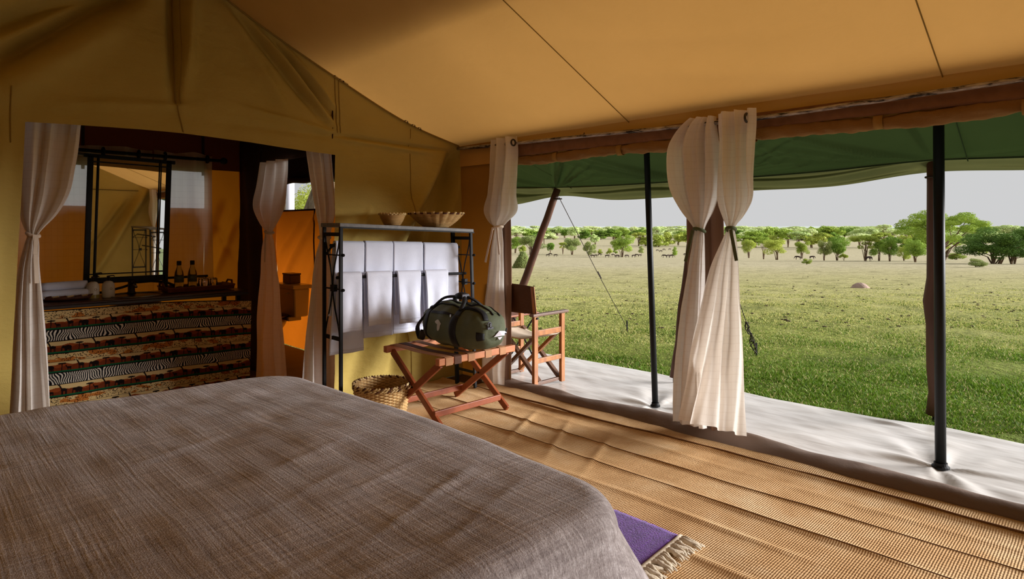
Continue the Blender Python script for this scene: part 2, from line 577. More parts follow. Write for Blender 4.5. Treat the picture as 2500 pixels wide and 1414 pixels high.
def ground_mat():
    g = NG('savanna_grass')
    v = g.coords('Object')
    sp = g.n('SeparateXYZ')
    g.t.links.new(v, sp.inputs[0])
    d = g.math('MULTIPLY', g.math('ADD', sp.outputs[0], sp.outputs[1]), .70711)
    n1 = g.noise(v, .16, 5, .6)
    n2 = g.noise(v, 1.3, 6, .65)
    n3 = g.noise(v, 9, 4, .7)
    dj = g.math('ADD', d, g.math('MULTIPLY', g.math('SUBTRACT', n1, .5), 16))
    dj = g.math('ADD', dj, g.math('MULTIPLY', g.math('SUBTRACT', n2, .5), 5))
    zone = g.ramp(g.math('DIVIDE', dj, 60.0), [(0.10, S(112, 132, 44)), (0.145, S(150, 158, 74)), (0.20, S(198, 192, 122)),
                                                (0.5, S(216, 204, 150)), (0.95, S(228, 214, 176))])
    sp2 = g.ramp(n2, [(.33, S(78, 84, 30)), (.5, (1, 1, 1)), (1, (1, 1, 1))])
    nd = g.t.nodes.new('ShaderNodeMix')
    nd.data_type = 'RGBA'
    nd.blend_type = 'MULTIPLY'
    nd.inputs[0].default_value = .55
    g.t.links.new(zone, nd.inputs[6])
    g.t.links.new(sp2, nd.inputs[7])
    c = nd.outputs[2]
    c = g.mix(g.math('MULTIPLY', g.ramp(n3, [(.4, (1, 1, 1)), (.62, (0, 0, 0))]), .45), c, S(96, 98, 44))
    sc = g.n('MixRGB') if False else None
    # soil shade of the whole cover
    nd2 = g.t.nodes.new('ShaderNodeMix')
    nd2.data_type = 'RGBA'
    nd2.blend_type = 'MULTIPLY'
    nd2.inputs[0].default_value = 1.0
    g.t.links.new(c, nd2.inputs[6])
    nd2.inputs[7].default_value = (GROUND_K, GROUND_K, GROUND_K, 1)
    return g.surf(nd2.outputs[2], .95, 0, .1, g.bump(g.math('ADD', n3, n2), .9, .05))
GROUND_K = 0.76
M['ground'] = ground_mat()
tag(MB().npgrid(GX, GY, GZ).build('ground', M['ground'], smooth=True, base=False), kind='structure')

# distant hills on the horizon
hu = np.linspace(-300, 2900, 260)
hd = 5600.0
hp = MB()
rows = []
for f in (0, .6, 1.0, 1.0, 0):
    rows.append([])
hz = 7 + 5.5 * (wnoise(hu / 700, hu * 0, 5, 4)) + 7 * np.exp(-((hu - 1475) / 60)**2) + 5 * np.exp(-((hu - 1250) / 160)**2) + 6 * np.exp(-((hu - 2100) / 260)**2)
HXs, HYs, HZs = [], [], []
for off, f in ((-500, 0), (-250, .55), (0, 1), (250, .55), (500, 0)):
    p = np.array([at_d(u, hd + off) for u in hu])
    HXs.append(p[:, 0]); HYs.append(p[:, 1])
    HZs.append(-16 + f * (17 + hz))
M['hill'] = simple('hazy_hill', S(196, 202, 196), S(186, 196, 186), .004, rough=1, spec=0)  # pale because the far haze is in the colour
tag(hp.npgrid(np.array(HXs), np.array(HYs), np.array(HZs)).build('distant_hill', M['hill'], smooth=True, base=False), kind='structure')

# ---------------------------------------------------------------- tent setting
YB, XO, XR = 4.65, 3.95, 1.36            # back wall, open wall, ridge
YR = -2.7                                # rear wall
XL = -1.25
RX = [1.36, 1.705, 2.575, 3.32, 3.95]
RZ = [3.32, 3.116, 2.70, 2.40, 2.245]
def roof_gable(x):
    a = np.abs(np.asarray(x, float) - XR) + XR
    return smooth_interp(np.minimum(a, 3.95), RX, RZ)
def roof(x, y):
    a = np.minimum(np.abs(np.asarray(x, float) - XR) + XR, 3.97)
    straight = 2.245 + (3.95 - a) * .435
    w = np.clip((YB - np.asarray(y, float)) / 1.3, 0, 1)
    w = w * w * (3 - 2 * w)
    z = roof_gable(a) * (1 - w) + straight * w
    return z

def lintel(x):
    return smooth_interp(x, [.5, .95, 1.36, 1.84, 2.2, 2.6], [2.082, 2.10, 2.108, 2.092, 2.07, 2.052])

WALL_FOLDS = [
    (1.08, 3.02, .30, 2.30, .075, -.20), (.92, 3.04, .25, 2.52, .06, -.16), (.68, 3.0, .15, 2.72, .06, -.12), (1.02, 2.90, .30, 2.22, .05, .07),
    (1.0, 2.75, .35, 2.16, .07, .05), (1.34, 3.3, 1.35, 2.30, .035, -.085), (1.46, 3.25, 1.42, 2.45, .05, .09),
    (1.72, 3.1, 2.50, 2.30, .035, -.07), (1.82, 3.05, 2.53, 2.33, .03, .07), (2.0, 2.95, 2.56, 2.36, .022, -.06), (2.15, 2.86, 2.57, 2.45, .02, .05), (1.66, 3.1, 2.2, 2.3, .05, .04),
    (2.56, 2.24, 1.75, 2.36, .025, .02), (1.4, 2.30, .7, 2.22, .03, .02), (2.5, 2.20, 1.5, 2.22, .03, -.015),
    (3.9, 2.20, 2.65, .0, .11, -.17), (3.92, 2.1, 3.1, .0, .07, -.12), (3.75, 2.1, 2.62, .55, .09, .10),
    (3.2, 1.35, 2.85, .7, .05, .03), (2.9, 1.6, 2.7, 1.3, .03, .02), (.2, 1.9, -.1, .3, .06, -.06), (.42, 1.9, .25, .2, .05, .05),
    (2.64, 2.22, 3.9, 2.19, .016, -.03), (2.64, 2.19, 3.6, 2.15, .02, .02)]
def wall_disp(x, z):
    d = folds(x, z, WALL_FOLDS) + .011 * wnoise(x * .7 + z * .4, z * .8, 11, 5) + .004 * wnoise(x * 1.6 + z * 1.2, z * 3.2, 13, 3)
    edge = np.clip((XO - x) / .08, 0, 1) * np.clip((roof_gable(x) - z) / .12, 0, 1) * np.clip(z / .15, 0, 1)
    return d * edge

wb = MB()
def wall_patch(x0, x1, zb, zt, nu, nv):
    U, V = np.meshgrid(np.linspace(0, 1, nu), np.linspace(0, 1, nv))
    xa = x0(V) if callable(x0) else x0
    xb = x1(V) if callable(x1) else x1
    X = xa + (xb - xa) * U
    lo = zb(X) if callable(zb) else zb
    hi = zt(X) if callable(zt) else zt
    Z = lo + (hi - lo) * V
    wb.npgrid(X, YB - wall_disp(X, Z), Z)
JL = lambda V: .45 + .09 * V              # slanting left jamb of the doorway
wall_patch(XL, JL, 0, 2.09, 90, 110)
wall_patch(2.566, 3.97, 0, lambda x: x * 0 + 2.06, 130, 160)
wall_patch(XL, .546, 2.082, roof_gable, 90, 60)
wall_patch(.54, 2.62, lintel, roof_gable, 200, 110)
wall_patch(2.566, 3.97, 2.052, roof_gable, 130, 50)
wall = tag(wb.build('wall_back', M['khaki'], smooth=True, base=False), kind='structure')

def wall_line(pts, r, name, mat, n=30, lift=.004):
    P_ = []
    for i in range(len(pts) - 1):
        for t in np.linspace(0, 1, n, endpoint=(i == len(pts) - 2)):
            x = pts[i][0] + (pts[i + 1][0] - pts[i][0]) * t
            z = pts[i][1] + (pts[i + 1][1] - pts[i][1]) * t
            P_.append((x, YB - float(wall_disp(np.array(x), np.array(z))) - lift, z))
    return MB().tube(P_, r, 5).build(name, mat, wall)
wall_line([(1.355, 3.28), (1.365, 2.31)], .005, 'gable_seam', M['seam'])
wall_line([(1.385, 3.28), (1.39, 2.31)], .003, 'gable_seam', M['seam'])
wall_line([(1.37, 2.30), (1.41, 2.115)], .0035, 'gable_seam', M['seam'])
wall_line([(2.565, 2.70), (2.59, 2.24)], .003, 'wall_seam', M['seam'])
wall_line([(2.60, 2.68), (2.62, 2.24)], .003, 'wall_seam', M['seam'])
wall_line([(3.33, 2.36), (3.345, .05)], .003, 'wall_seam', M['seam'])
wall_line([(.47, 2.28), (.47, 1.95)], .003, 'wall_seam', M['seam'])

# roof slopes
cb = MB()
def roof_patch(x0, x1, nu, nv):
    U, V = np.meshgrid(np.linspace(0, 1, nu), np.linspace(0, 1, nv))
    X = x0 + (x1 - x0) * U
    Y = YR + (YB - YR) * V
    Z = roof(X, Y)
    Z = Z + .006 * wnoise(X * .35 + Y * .1, Y * .35, 21, 3) - .018 * np.exp(-((X - 3.5 + .25 * (Y - 2.0)) / .10)**2) * np.exp(-((Y - 1.6) / .8)**2)
    Z = Z - .014 * np.exp(-((X - 3.2 + .3 * (Y - 1.9)) / .07)**2) * np.exp(-((Y - 1.9) / .6)**2)
    cb.npgrid(X, Y, Z)
roof_patch(XR, 3.97, 90, 180)
roof_patch(XL, XR, 60, 60)
ceil = tag(cb.build('ceiling', M['roof'], smooth=True, base=False), kind='structure')
for y in (2.67, .69, -1.3):
    xs = np.linspace(1.4, 3.93, 60)
    zz = roof(xs, y) - .006
    MB().tube([(x, y, z) for x, z in zip(xs, zz)], .0035, 5).build('roof_seam', M['seam'], ceil)
xs = np.linspace(1.38, 3.9, 80)
MB().tube([(x, YB - .012, float(roof_gable(x)) - .006) for x in xs], .007, 6).build('gable_edge_binding', M['seam'], ceil)
for (x, s) in ((2.55, .03), (2.6, .02), (2.63, .025), (3.25, .02), (3.33, .02), (3.4, .018)):
    z = float(roof_gable(x))
    MB().tube([(x, YB - .02, z - .005), (x + s, YB - .035, z + .004), (x + 2 * s, YB - .02, z - .02)], .004, 5).build('lashing', M['dark_seam'], ceil)

# the open side: eave band, piers, wall stubs
def yz_patch(mb, x, y0, y1, z0, z1, nu, nv, amp=.006, seed=1, ripple=0, rf=9):
    U, V = np.meshgrid(np.linspace(0, 1, nu), np.linspace(0, 1, nv))
    Y = y0 + (y1 - y0) * U
    Z = z0 + (z1 - z0) * V
    X = x + amp * wnoise(Y * .9, Z * .9, seed, 4) + ripple * np.sin(U * PI * rf + np.sin(Z * 2))
    mb.npgrid(X, Y, Z)
wr = MB()
yz_patch(wr, XO, 3.97, YB + .01, 0, 2.26, 30, 80, .012, 31)
wright = tag(wr.build('wall_right', M['ochre'], smooth=True, base=False), kind='structure')
wr = MB()
yz_patch(wr, XO, YR, -2.25, 0, 2.26, 40, 40, .012, 32)
tag(wr.build('wall_corner', M['ochre'], smooth=True, base=False), kind='structure')
pb = MB()
yz_patch(pb, XO - .015, 3.955, 4.13, 0, 2.1, 24, 60, .004, 33, .016, 5)
pb.build('jamb_flap', M['tan_flap'], wright, smooth=True, solid=.006)
pb = MB()
yz_patch(pb, XO + .0, 1.93, 2.2, 0, 2.2, 36, 60, .004, 34, .018, 6)
pier = tag(pb.build('trim_pier', M['tan_flap'], smooth=True, solid=.006, base=False), kind='structure')
eb = MB()
yz_patch(eb, XO - .026, YR, YB, 2.05, 2.27, 240, 12, .004, 35)
eave = tag(eb.build('trim_eave', M['roof'], smooth=True, base=False), kind='structure')
yb_ = MB()
U, V = np.meshgrid(np.linspace(0, 1, 220), np.linspace(0, 1, 6))
Yv = YR + (4.0 - YR) * U
yb_.npgrid(XO - .040 - .004 * wnoise(Yv, V, 8, 3), Yv, 2.085 + .10 * V + .004 * wnoise(Yv * .8, V * 0, 9, 2))
yb_.build('webbing_band', M['brown_web'], eave, smooth=True, solid=.006)

# rolled-up door flaps under the eave
def roll(y0, y1, label, ties, r=.042):
    t = thing('rolled_flap', label, 'canvas flap', (XO - .02, (y0 + y1) / 2, 0), 'rolled door flaps under the eave')
    nu, nv = int((y1 - y0) * 60), 22
    Uu, A = np.meshgrid(np.linspace(0, 1, nu), np.linspace(0, 2 * PI, nv))
    Y = y0 + (y1 - y0) * Uu
    tie_d = np.min([np.abs(Y - q) for q in ties], axis=0)
    pinch = 1 - .22 * np.exp(-(tie_d / .05)**2)
    rr = r * pinch * (1 + .16 * wnoise(Y * 1.3 + A * .35, A * .5 + Y * .4, int(y0 * 7) % 50 + 3, 4) + .07 * np.sin(Y * 34 + A * 3.0 + 2 * np.sin(Y * 5)) + .05 * np.sin(Y * 71 - A * 2))
    sag = .008 * np.sin(Y * 5)
    mb = MB()
    mb.npgrid(XO - .02 + rr * np.cos(A) * .8, Y, 2.048 + sag + rr * np.sin(A))
    mb.build('canvas_roll', M['roll'], t, smooth=True)
    for q in ties:
        mb = MB()
        for w in (-.018, .018):
            pass
        Uu, A = np.meshgrid(np.linspace(-.024, .024, 3), np.linspace(0, 2 * PI, 20))
        mb.npgrid(XO - .02 + (r * .98) * np.cos(A) * .85, q + Uu, 2.048 + (r * .98) * np.sin(A))
        mb.build('strap', M['roll_strap'], t, smooth=True, solid=.003)
    return t
M['roll'] = canvas('rolled_canvas', S(156, 118, 70), S(132, 98, 56), .03, (.4, .2, .04), bump=.9)
M['roll_strap'] = canvas('roll_strap_canvas', S(160, 124, 66), S(150, 114, 58))
roll(2.2, 3.955, 'rolled brown canvas flap tied above the opening with the director chair', [2.26, 2.75, 3.4, 3.9])
roll(-.75, 1.95, 'rolled brown canvas flap tied above the wide opening beside the pier', [1.72, .99, .34, -.3])

# curtain rod along the open side
rp = [(3.875, y, z) for y, z in ((YB - .02, 2.222), (4.3, 2.215), (3.83, 2.198), (3.0, 2.18), (2.3, 2.16), (1.66, 2.147), (1.0, 2.16), (.33, 2.174), (-.6, 2.18), (YR + .05, 2.2))]
rod = thing('curtain_rod', 'long worn metal curtain rod running under the eave of the open side', 'curtain rod', (3.875, 1.0, 2.15))
MB().tube(rp, .0145, 10).build('rod_tube', M['rod'], rod, smooth=True)
MB().tube([(3.89, 4.62, 2.225), (3.89, 4.2, 2.21)], .016, 8).build('rod_socket', M['black_iron'], rod, smooth=True)
for y in (3.1, 1.35, .2):
    z = float(np.interp(-y, [-4.63, -4.3, -3.83, -3.0, -2.3, -1.66, -1.0, -.33], [2.222, 2.215, 2.198, 2.18, 2.16, 2.147, 2.16, 2.174]))
    MB().tube([(3.875, y, z - .012), (3.91, y, z + .01), (3.94, y, z + .05)], .004, 6).build('rod_loop', M['dark_seam'], rod)

# other walls (seen in the mirror)
wl = MB()
yz_patch(wl, XL, YR, YB, 0, 2.25, 60, 30, .02, 36)
tag(wl.build('wall_left', M['khaki'], smooth=True, base=False), kind='structure')
wf = MB()
U, V = np.meshgrid(np.linspace(0, 1, 140), np.linspace(0, 1, 100))
X = XL + (3.97 - XL) * U
Z = V * (roof(X, YR) + .01)
RF = [(3.75, 2.2, 2.6, .1, .10, .26), (3.6, 2.1, 2.2, .2, .07, -.14), (3.3, 1.9, 2.5, .6, .05, .08), (2.6, 1.9, 1.2, .3, .1, .08), (1.2, 2.2, .2, .4, .1, .1)]
wf.npgrid(X, YR + folds(X, Z, RF) * np.clip(Z * 4, 0, 1) + .012 * wnoise(X * .7, Z * .7, 37, 4), Z)
wfront = tag(wf.build('wall_front', M['khaki'], smooth=True, base=False), kind='structure')
MB().tube([(x, YR + .03, 2.24) for x in np.linspace(XL, 3.9, 30)], .008, 6).build('wall_seam', M['dark_seam'], wfront)

# floors
M['floor'] = simple('brown_groundsheet', S(84, 66, 52), S(72, 56, 44), 4, rough=.6)
fb = MB()
fb.box(((XL + 4.0) / 2, (YR + YB) / 2, -.02), (4.0 - XL, YB - YR, .036))
fb.box((1.4, 6.45, -.02), (5.0 - 1.0, 3.6, .036))
tag(fb.build('floor', M['floor'], base=False), kind='structure')

# ------------------------------------------------------------ wash room and toilet room behind the back wall
ZT = 2.42
bw = MB()
def xz_wall(mb, y, x0, x1, z0, z1, nu=30, nv=30, amp=.015, seed=2, fl=None):
    U, V = np.meshgrid(np.linspace(0, 1, nu), np.linspace(0, 1, nv))
    X = x0 + (x1 - x0) * U
    Z = z0 + (z1 - z0) * V
    Y = y + amp * wnoise(X * .8 + Z * .5, Z * .7, seed, 4)
    if fl:
        Y = Y - folds(X, Z, fl)
    mb.npgrid(X, Y, Z)
YW = 6.62
WX0, WX1, WZ0, WZ1 = .72, 2.2, 1.645, 2.01
OF = [(2.4, 1.7, 2.2, 1.1, .05, .05), (2.5, 1.5, 2.3, .95, .04, -.04), (2.3, 1.45, 2.52, 1.1, .03, .03)]
xz_wall(bw, YW, -1.0, WX0, 0, 2.05, 20, 20)
xz_wall(bw, YW, WX0, WX1, 0, WZ0, 30, 30)
xz_wall(bw, YW, WX1, 2.57, 0, 2.05, 40, 80, .012, 2, OF)
wash = tag(bw.build('wall_washroom_back', M['orange'], smooth=True, base=False), kind='structure')
mb = MB()
xz_wall(mb, YW - .004, -1.0, WX0, 2.04, ZT, 10, 6)
xz_wall(mb, YW - .004, WX0, WX1, WZ1, ZT, 20, 8)
xz_wall(mb, YW - .004, WX1, 2.57, 2.04, ZT, 10, 6)
mb.build('shaded_wall_top', M['orange_shaded'], wash, smooth=True)  # darker strip standing for the shade on the wall top
for x in (1.17, 2.18):
    MB().box((x, YW - .03, 2.2), (.025, .01, .45)).build('webbing_tape', M['dark_brown'], wash)
w1 = tag(MB().box(((WX0 + WX1) / 2, YW, (WZ0 + WZ1) / 2), (WX1 - WX0, .004, WZ1 - WZ0)).build('window_1', M['mesh'], base=False), kind='structure')
mb = MB()
yz_patch(mb, -1.0, YB, YW, 0, ZT, 10, 10)
tag(mb.build('wall_washroom_left', M['ochre'], smooth=True, base=False), kind='structure')
# partition with its doorway
XP = 2.55
mb = MB()
yz_patch(mb, XP, 6.06, YW, 0, ZT, 30, 40, .012, 41, .012, 3)
yz_patch(mb, XP, YB, 6.06, 2.08, ZT, 40, 8, .008, 42)
tag(mb.build('wall_partition', M['dark_brown'], smooth=True, solid=.008, base=False), kind='structure')  # shadow on this side is put into the dark cloth colour
# toilet room
XT, YT = 3.42, 7.66
mb = MB()
WY0, WY1 = 5.9, 7.6
def yz_wall(mb, y0, y1, z0, z1, nu, nv, seed, fl=None):
    U, V = np.meshgrid(np.linspace(0, 1, nu), np.linspace(0, 1, nv))
    Y = y0 + (y1 - y0) * U
    Z = z0 + (z1 - z0) * V
    X = XT + .012 * wnoise(Y * .7 + Z * .6, Z * .6, seed, 4)
    if fl:
        X = X - folds(Y, Z, fl)
    mb.npgrid(X, Y, Z)
yz_wall(mb, YB + .26, YT, 0, 1.66, 90, 60, 43, [(6.6, 1.6, 7.6, .7, .06, .04), (6.4, 1.3, 7.0, .5, .05, -.03), (7.0, 1.5, 7.6, 1.1, .04, .03)])
yz_wall(mb, YB + .26, WY0, 1.66, 2.0, 12, 6, 44)
yz_wall(mb, WY1, YT, 1.66, 2.0, 6, 6, 45)
xz_wall(mb, YT, XP, XT, 0, 2.0, 14, 14, .01, 46)
toil = tag(mb.build('wall_toilet', M['orange_dim'], smooth=True, base=False), kind='structure')
mb = MB()
U, V = np.meshgrid(np.linspace(YB + .26, YT, 20), np.linspace(2.0, ZT, 6))
mb.npgrid(XT + 0 * U, U, V)
xz_wall(mb, YT, XP, XT, 2.0, ZT, 8, 6)
mb.build('shaded_wall_top', M['dark_brown'], toil, smooth=True)  # shade under the roof drawn as a dark strip of wall
MB().tube([(XT - .01, y, 1.66) for y in np.linspace(WY0, WY1, 10)], .012, 6).build('window_binding', M['dark_brown'], toil)
MB().tube([(XT - .03, y, 2.02 + .01 * math.sin(y * 9)) for y in np.linspace(WY0, WY1, 20)], .04, 8).build('rolled_shutter', M['dark_brown'], toil, smooth=True)
yc = 6.62
MB().tube([(XT - .02, yc, 1.66), (XT - .02, yc + .02, 1.3), (XT - .02, yc - .01, .9), (XT - .03, yc - .03, .6)], .008, 6).build('zip_line', M['dark_seam'], toil)
tag(MB().box((XT + .01, (WY0 + WY1) / 2, 1.83), (.004, WY1 - WY0, .34)).build('window_2', M['mesh'], base=False), kind='structure')
mb = MB()
yz_patch(mb, XP, YW, YT, 0, ZT, 10, 10)
tag(mb.build('wall_toilet_inner', M['ochre'], smooth=True, base=False), kind='structure')
mb = MB()
mb.box((1.25, (YB + .2 + YT) / 2, ZT + .03), (4.6, YT - YB - .2, .02))
tag(mb.build('ceiling_washroom', M['dark_brown'], base=False), kind='structure')

# ------------------------------------------------------------ flysheet (awning) over the tent
FY = [-4.5, -1.5, .45, 1.01, 1.69, 2.4, 3.2, 3.9, 4.6, 5.4, 6.6, 8.4]
FZ = [1.80, 1.80, 1.84, 1.862, 1.79, 1.782, 1.752, 1.748, 1.815, 1.735, 1.80, 1.80]
SZ = [1.92, 1.90, 1.925, 1.945, 1.915, 1.90, 1.90, 1.90, 1.915, 1.945, 1.92, 1.92]
fly = thing('flysheet', 'dark green canvas flysheet stretched over the tent as an awning above the verandah', 'awning', (5.3, 2.4, 0))
XI, ZI = 3.985, 2.36                         # where the awning starts above the eave
U, V = np.meshgrid(np.linspace(0, 1, 120), np.linspace(0, 1, 640))
Y = -4.5 + 12.9 * V
seamz = smooth_interp(Y, FY, SZ)
xt = XI + (5.3 - XI) * U
zt_ = ZI + (seamz - ZI) * U
rip = np.zeros_like(xt)
rgf = np.random.default_rng(12)
for (y0, sgn, n, reach) in ((4.6, -1, 9, 1.7), (2.85, 1, 8, 1.5), (2.85, -1, 8, 1.6), (1.0, 1, 8, 1.7), (4.6, 1, 7, 1.2), (1.0, -1, 3, .8)):
    for k in range(n):
        # soft tension creases that fan out of each pole head
        an = .05 + (k + rgf.uniform(-.25, .25)) * .105
        ln = reach * rgf.uniform(.6, 1.0)
        ca, sa = math.cos(an), math.sin(an)
        s1 = (5.3 - xt) * sa + sgn * (Y - y0) * ca
        d1 = (5.3 - xt) * ca - sgn * (Y - y0) * sa
        w1 = .012 + .022 * np.clip(s1 / ln, 0, 1)
        e1 = np.clip(s1 / .12, 0, 1) * np.clip((ln - s1) / (.6 * ln), 0, 1)
        rip -= rgf.uniform(.034, .066) * np.exp(-(d1 / w1)**2) * e1
edge0 = np.clip((1 - U) / .22, 0, 1)
zt_ = zt_ + rip * edge0 + .008 * wnoise(xt * .6, Y * .5, 51, 3) * edge0 - .035 * np.sin(PI * U) * np.where((Y > 1.0) & (Y < 4.6), 1, .3)
mb = MB()
mb.npgrid(xt, Y, zt_)
mb.build('canopy', M['green_fly'], fly, smooth=True)
U, V = np.meshgrid(np.linspace(0, 1, 26), np.linspace(0, 1, 520))
Y = -4.5 + 12.9 * V
s_ = smooth_interp(Y, FY, SZ)
f_ = smooth_interp(Y, FY, FZ)
poles_y = np.array([4.6, 2.85, 1.0])
near = np.min(np.abs(Y[..., None] - poles_y), axis=-1)
rp_ = np.clip(near / .4, 0, 1) * np.where((Y > 1.1) & (Y < 6.6), 1, .3)
zz = s_ + .004 + (f_ - s_ - .004) * U
xx = 5.297 + .13 * U + np.clip(U / .08, 0, 1) * rp_ * (.060 * np.sin(U * 9 + np.sin(Y * 2.3) * 2.2 + Y * 1.1) * np.sin(U * PI * .9 + .25) + .012 * wnoise(Y * .5, U * 1.2, 52, 3))
mb = MB()
mb.npgrid(xx, Y, zz)
M['green_edge'] = canvas('green_edge_flap', S(74, 84, 50), S(64, 74, 42), .10, S(150, 150, 90), bump=.15)
mb.build('edge_flap', M['green_edge'], fly, smooth=True)
mb = MB()
ys = np.linspace(-4.5, 8.4, 120)
mb.tube([(5.3, y, float(smooth_interp(y, FY, SZ)) - .006) for y in ys], .006, 5)
M['green_seam'] = simple('green_seam', S(40, 62, 34), rough=.9)
mb.build('edge_seam', M['green_seam'], fly)
for y in (.72, 4.3):
    MB().tube([(x, y + .05 * (x - 4), ZI + (smooth_interp(y, FY, SZ) - ZI) * (x - XI) / (5.3 - XI) - .02) for x in np.linspace(XI, 5.3, 14)], .004, 5).build('panel_seam', M['green_seam'], fly)

# unseen sheet added over the ridge to shade the upper roof
mb = MB()
U, V = np.meshgrid(np.linspace(0, 1, 30), np.linspace(0, 1, 20))
Y = -4.5 + 12.9 * V
X = .55 + (2.8 - .55) * U
mb.npgrid(X, Y, 3.58 - np.abs(X - XR) * .445)
mb.build('added_ridge_shade', M['green_fly'], fly, smooth=True)

# poles
def vpole(name, label, foot, top, r, mat, group=None, base=True):
    t = thing(name, label, 'pole', (foot[0], foot[1], 0), group)
    MB().tube([foot, tuple((foot[i] + top[i]) / 2 for i in range(3)), top], r, 14).build('shaft', mat, t, smooth=True)
    if base:
        MB().lathe([(r * 1.55, 0.008), (r * 1.6, .018), (r * 1.25, .026), (r * 1.2, .04)], (foot[0], foot[1], 0), 18).build('base_ring', M['black_iron'], t, smooth=False)
    return t
vpole('awning_pole', 'thin black steel pole standing on the white sheet between jamb and pier', (4.32, 2.686, .01), (4.36, 2.80, 2.27), .0245, M['black_pole'], 'black awning poles')
vpole('awning_pole', 'thick black steel pole nearest the camera, on the white sheet beyond the pier', (4.43, .789, .01), (4.43, .80, 2.24), .0295, M['black_pole'], 'black awning poles')

def stick(label, foot, top, r0, r1, seed):
    t = thing('wooden_pole', label, 'pole', (foot[0], foot[1], 0), 'wooden poles at the awning edge')
    pts, rs = [], []
    rg = np.random.default_rng(seed)
    for i in range(12):
        f = i / 11
        pts.append(tuple(foot[k] + (top[k] - foot[k]) * f + (rg.normal(0, .006) if k < 2 and 0 < i < 11 else 0) for k in range(3)))
        rs.append(r0 + (r1 - r0) * f)
    MB().tube(pts, rs, 12).build('shaft', M['wood_pole'], t, smooth=True)
    MB().tube([(foot[0], foot[1], foot[2] - .06), (foot[0], foot[1], foot[2] + .05)], .009, 8).build('spike', M['black_iron'], t)
    b = Vector(top)
    MB().torus((top[0], top[1], top[2] - .12), r1 * 1.1, .008, 'z', 14, 6).build('rope_collar', M['rope'], t)
    return t
stick('leaning brown wooden pole whose foot is behind the director chair', (5.34, 5.50, 0.02), (5.34, 4.6, 1.90), .052, .040, 1)
stick('brown wooden pole half hidden behind the tied curtains of the pier', (5.12, 2.985, .05), (5.33, 2.85, 1.89), .040, .036, 2)
stick('brown wooden pole right behind the thick black steel pole', (5.56, 1.035, .03), (5.36, 1.0, 1.94), .052, .042, 3)

def rope(label, pts, r=.0045, tangle=None):
    t = thing('guy_rope', label, 'rope', tuple(pts[-1][:2]) + (0,), 'guy ropes')
    MB().tube(pts, r, 6).build('line', M['rope'], t)
    e = Vector(pts[-1])
    MB().tube([e + Vector((0, 0, .10)), e + Vector((.01, .0, -.12))], .011, 6).build('peg', M['black_iron'], t)
    if tangle:
        rg = np.random.default_rng(5)
        mb = MB()
        a = Vector(tangle)
        for k in range(4):
            q = [a]
            for i in range(1, 8):
                q.append(a + (e - a) * (i / 7) + Vector(rg.normal(0, .022, 3)))
            mb.tube(q, .006, 5)
        mb.build('rope_tail', M['rope'], t)
    else:
        a = Vector(pts[0])
        MB().tube([a + (e - a) * .52, a + (e - a) * .57], .009, 6).build('slider', M['rope'], t)
    return t
p1_, p2_ = (5.36, 4.6, 1.80), (7.33, 5.02, .03)
rope('thin dark guy rope from the leaning pole down to the lawn', [p1_, tuple((p1_[i] + p2_[i]) / 2 - (.02 if i == 2 else 0) for i in range(3)), p2_])
p1_, p2_ = (5.40, 2.85, 1.78), (6.96, 3.0, .03)
mid = tuple(p1_[i] + (p2_[i] - p1_[i]) * .78 for i in range(3))
rope('dark guy rope with a knotted tail, pegged beside the white curtains', [p1_, mid, p2_], tangle=mid)

# ------------------------------------------------------------ verandah groundsheet, sill, matting
def sheet_edge(y):
    return 5.30 + .035 * np.sin(y * 2.1 + .6) + .05 * np.exp(-((y - .95) / .25)**2) + .02 * wnoise(y * .6, y * 0, 61, 4)
U, V = np.meshgrid(np.linspace(0, 1, 110), np.linspace(0, 1, 330))
Y = -2.5 + 8.6 * V
X = 3.97 + (sheet_edge(Y) - 3.97) * U
Z = .006 + .009 * wnoise(X * 1.1 + Y * .35, Y * .55, 62, 4) + .008 * np.maximum(0, wnoise(X * 2.2 + Y * 1.0, Y * .7 - X * .5, 63, 3))
for (px, py) in ((4.32, 2.686), (4.43, .789)):
    a = np.arctan2(Y - py, X - px)
    r = np.hypot(X - px, Y - py)
    Z += .014 * np.sin(a * 5 + 1) * np.exp(-((r - .15) / .16)**2) + .008 * np.sin(a * 9) * np.exp(-((r - .3) / .25)**2) - .012 * np.exp(-(r / .09)**2)
    Z += .022 * np.exp(-((Y - py - .05 - .3 * (X - px)) / .03)**2) * np.exp(-((X - px + .17) / .14)**2)
Z += .025 * np.exp(-((X - 5.12 - .2 * (Y - 1.1)) / .03)**2) * np.exp(-((Y - 1.2) / .14)**2)
Z = np.maximum(Z, 0.0015) * np.clip((1 - U) / .03 + .15, 0, 1)
gs = tag(MB().npgrid(X, Y, Z).build('verandah_groundsheet', M['sheet'], smooth=True, base=False),
         'shiny off white groundsheet spread over the verandah outside the tent', 'groundsheet')
sb = MB()
U, V = np.meshgrid(np.linspace(0, 1, 22), np.linspace(0, 1, 300))
Y = YR + (4.25 - YR) * V
wv = .04 * wnoise(Y * .35, Y * 0, 71, 3) + .10 * np.exp(-((Y - 2.35) / .45)**2)
X = 3.86 + (4.03 + wv * 1.0 + .05 - 3.86) * U
Z = .012 + .062 * np.sin(PI * np.clip(U * 1.05, 0, 1))**.8 * (1 + .35 * wnoise(Y * .5, U * .4, 72, 3)) + .005 * wnoise(Y * 2.2, U, 73, 2)
tag(sb.npgrid(X, Y, np.maximum(Z, .004)).build('trim_sill', M['taupe'], smooth=True, solid=.004, base=False), kind='structure')

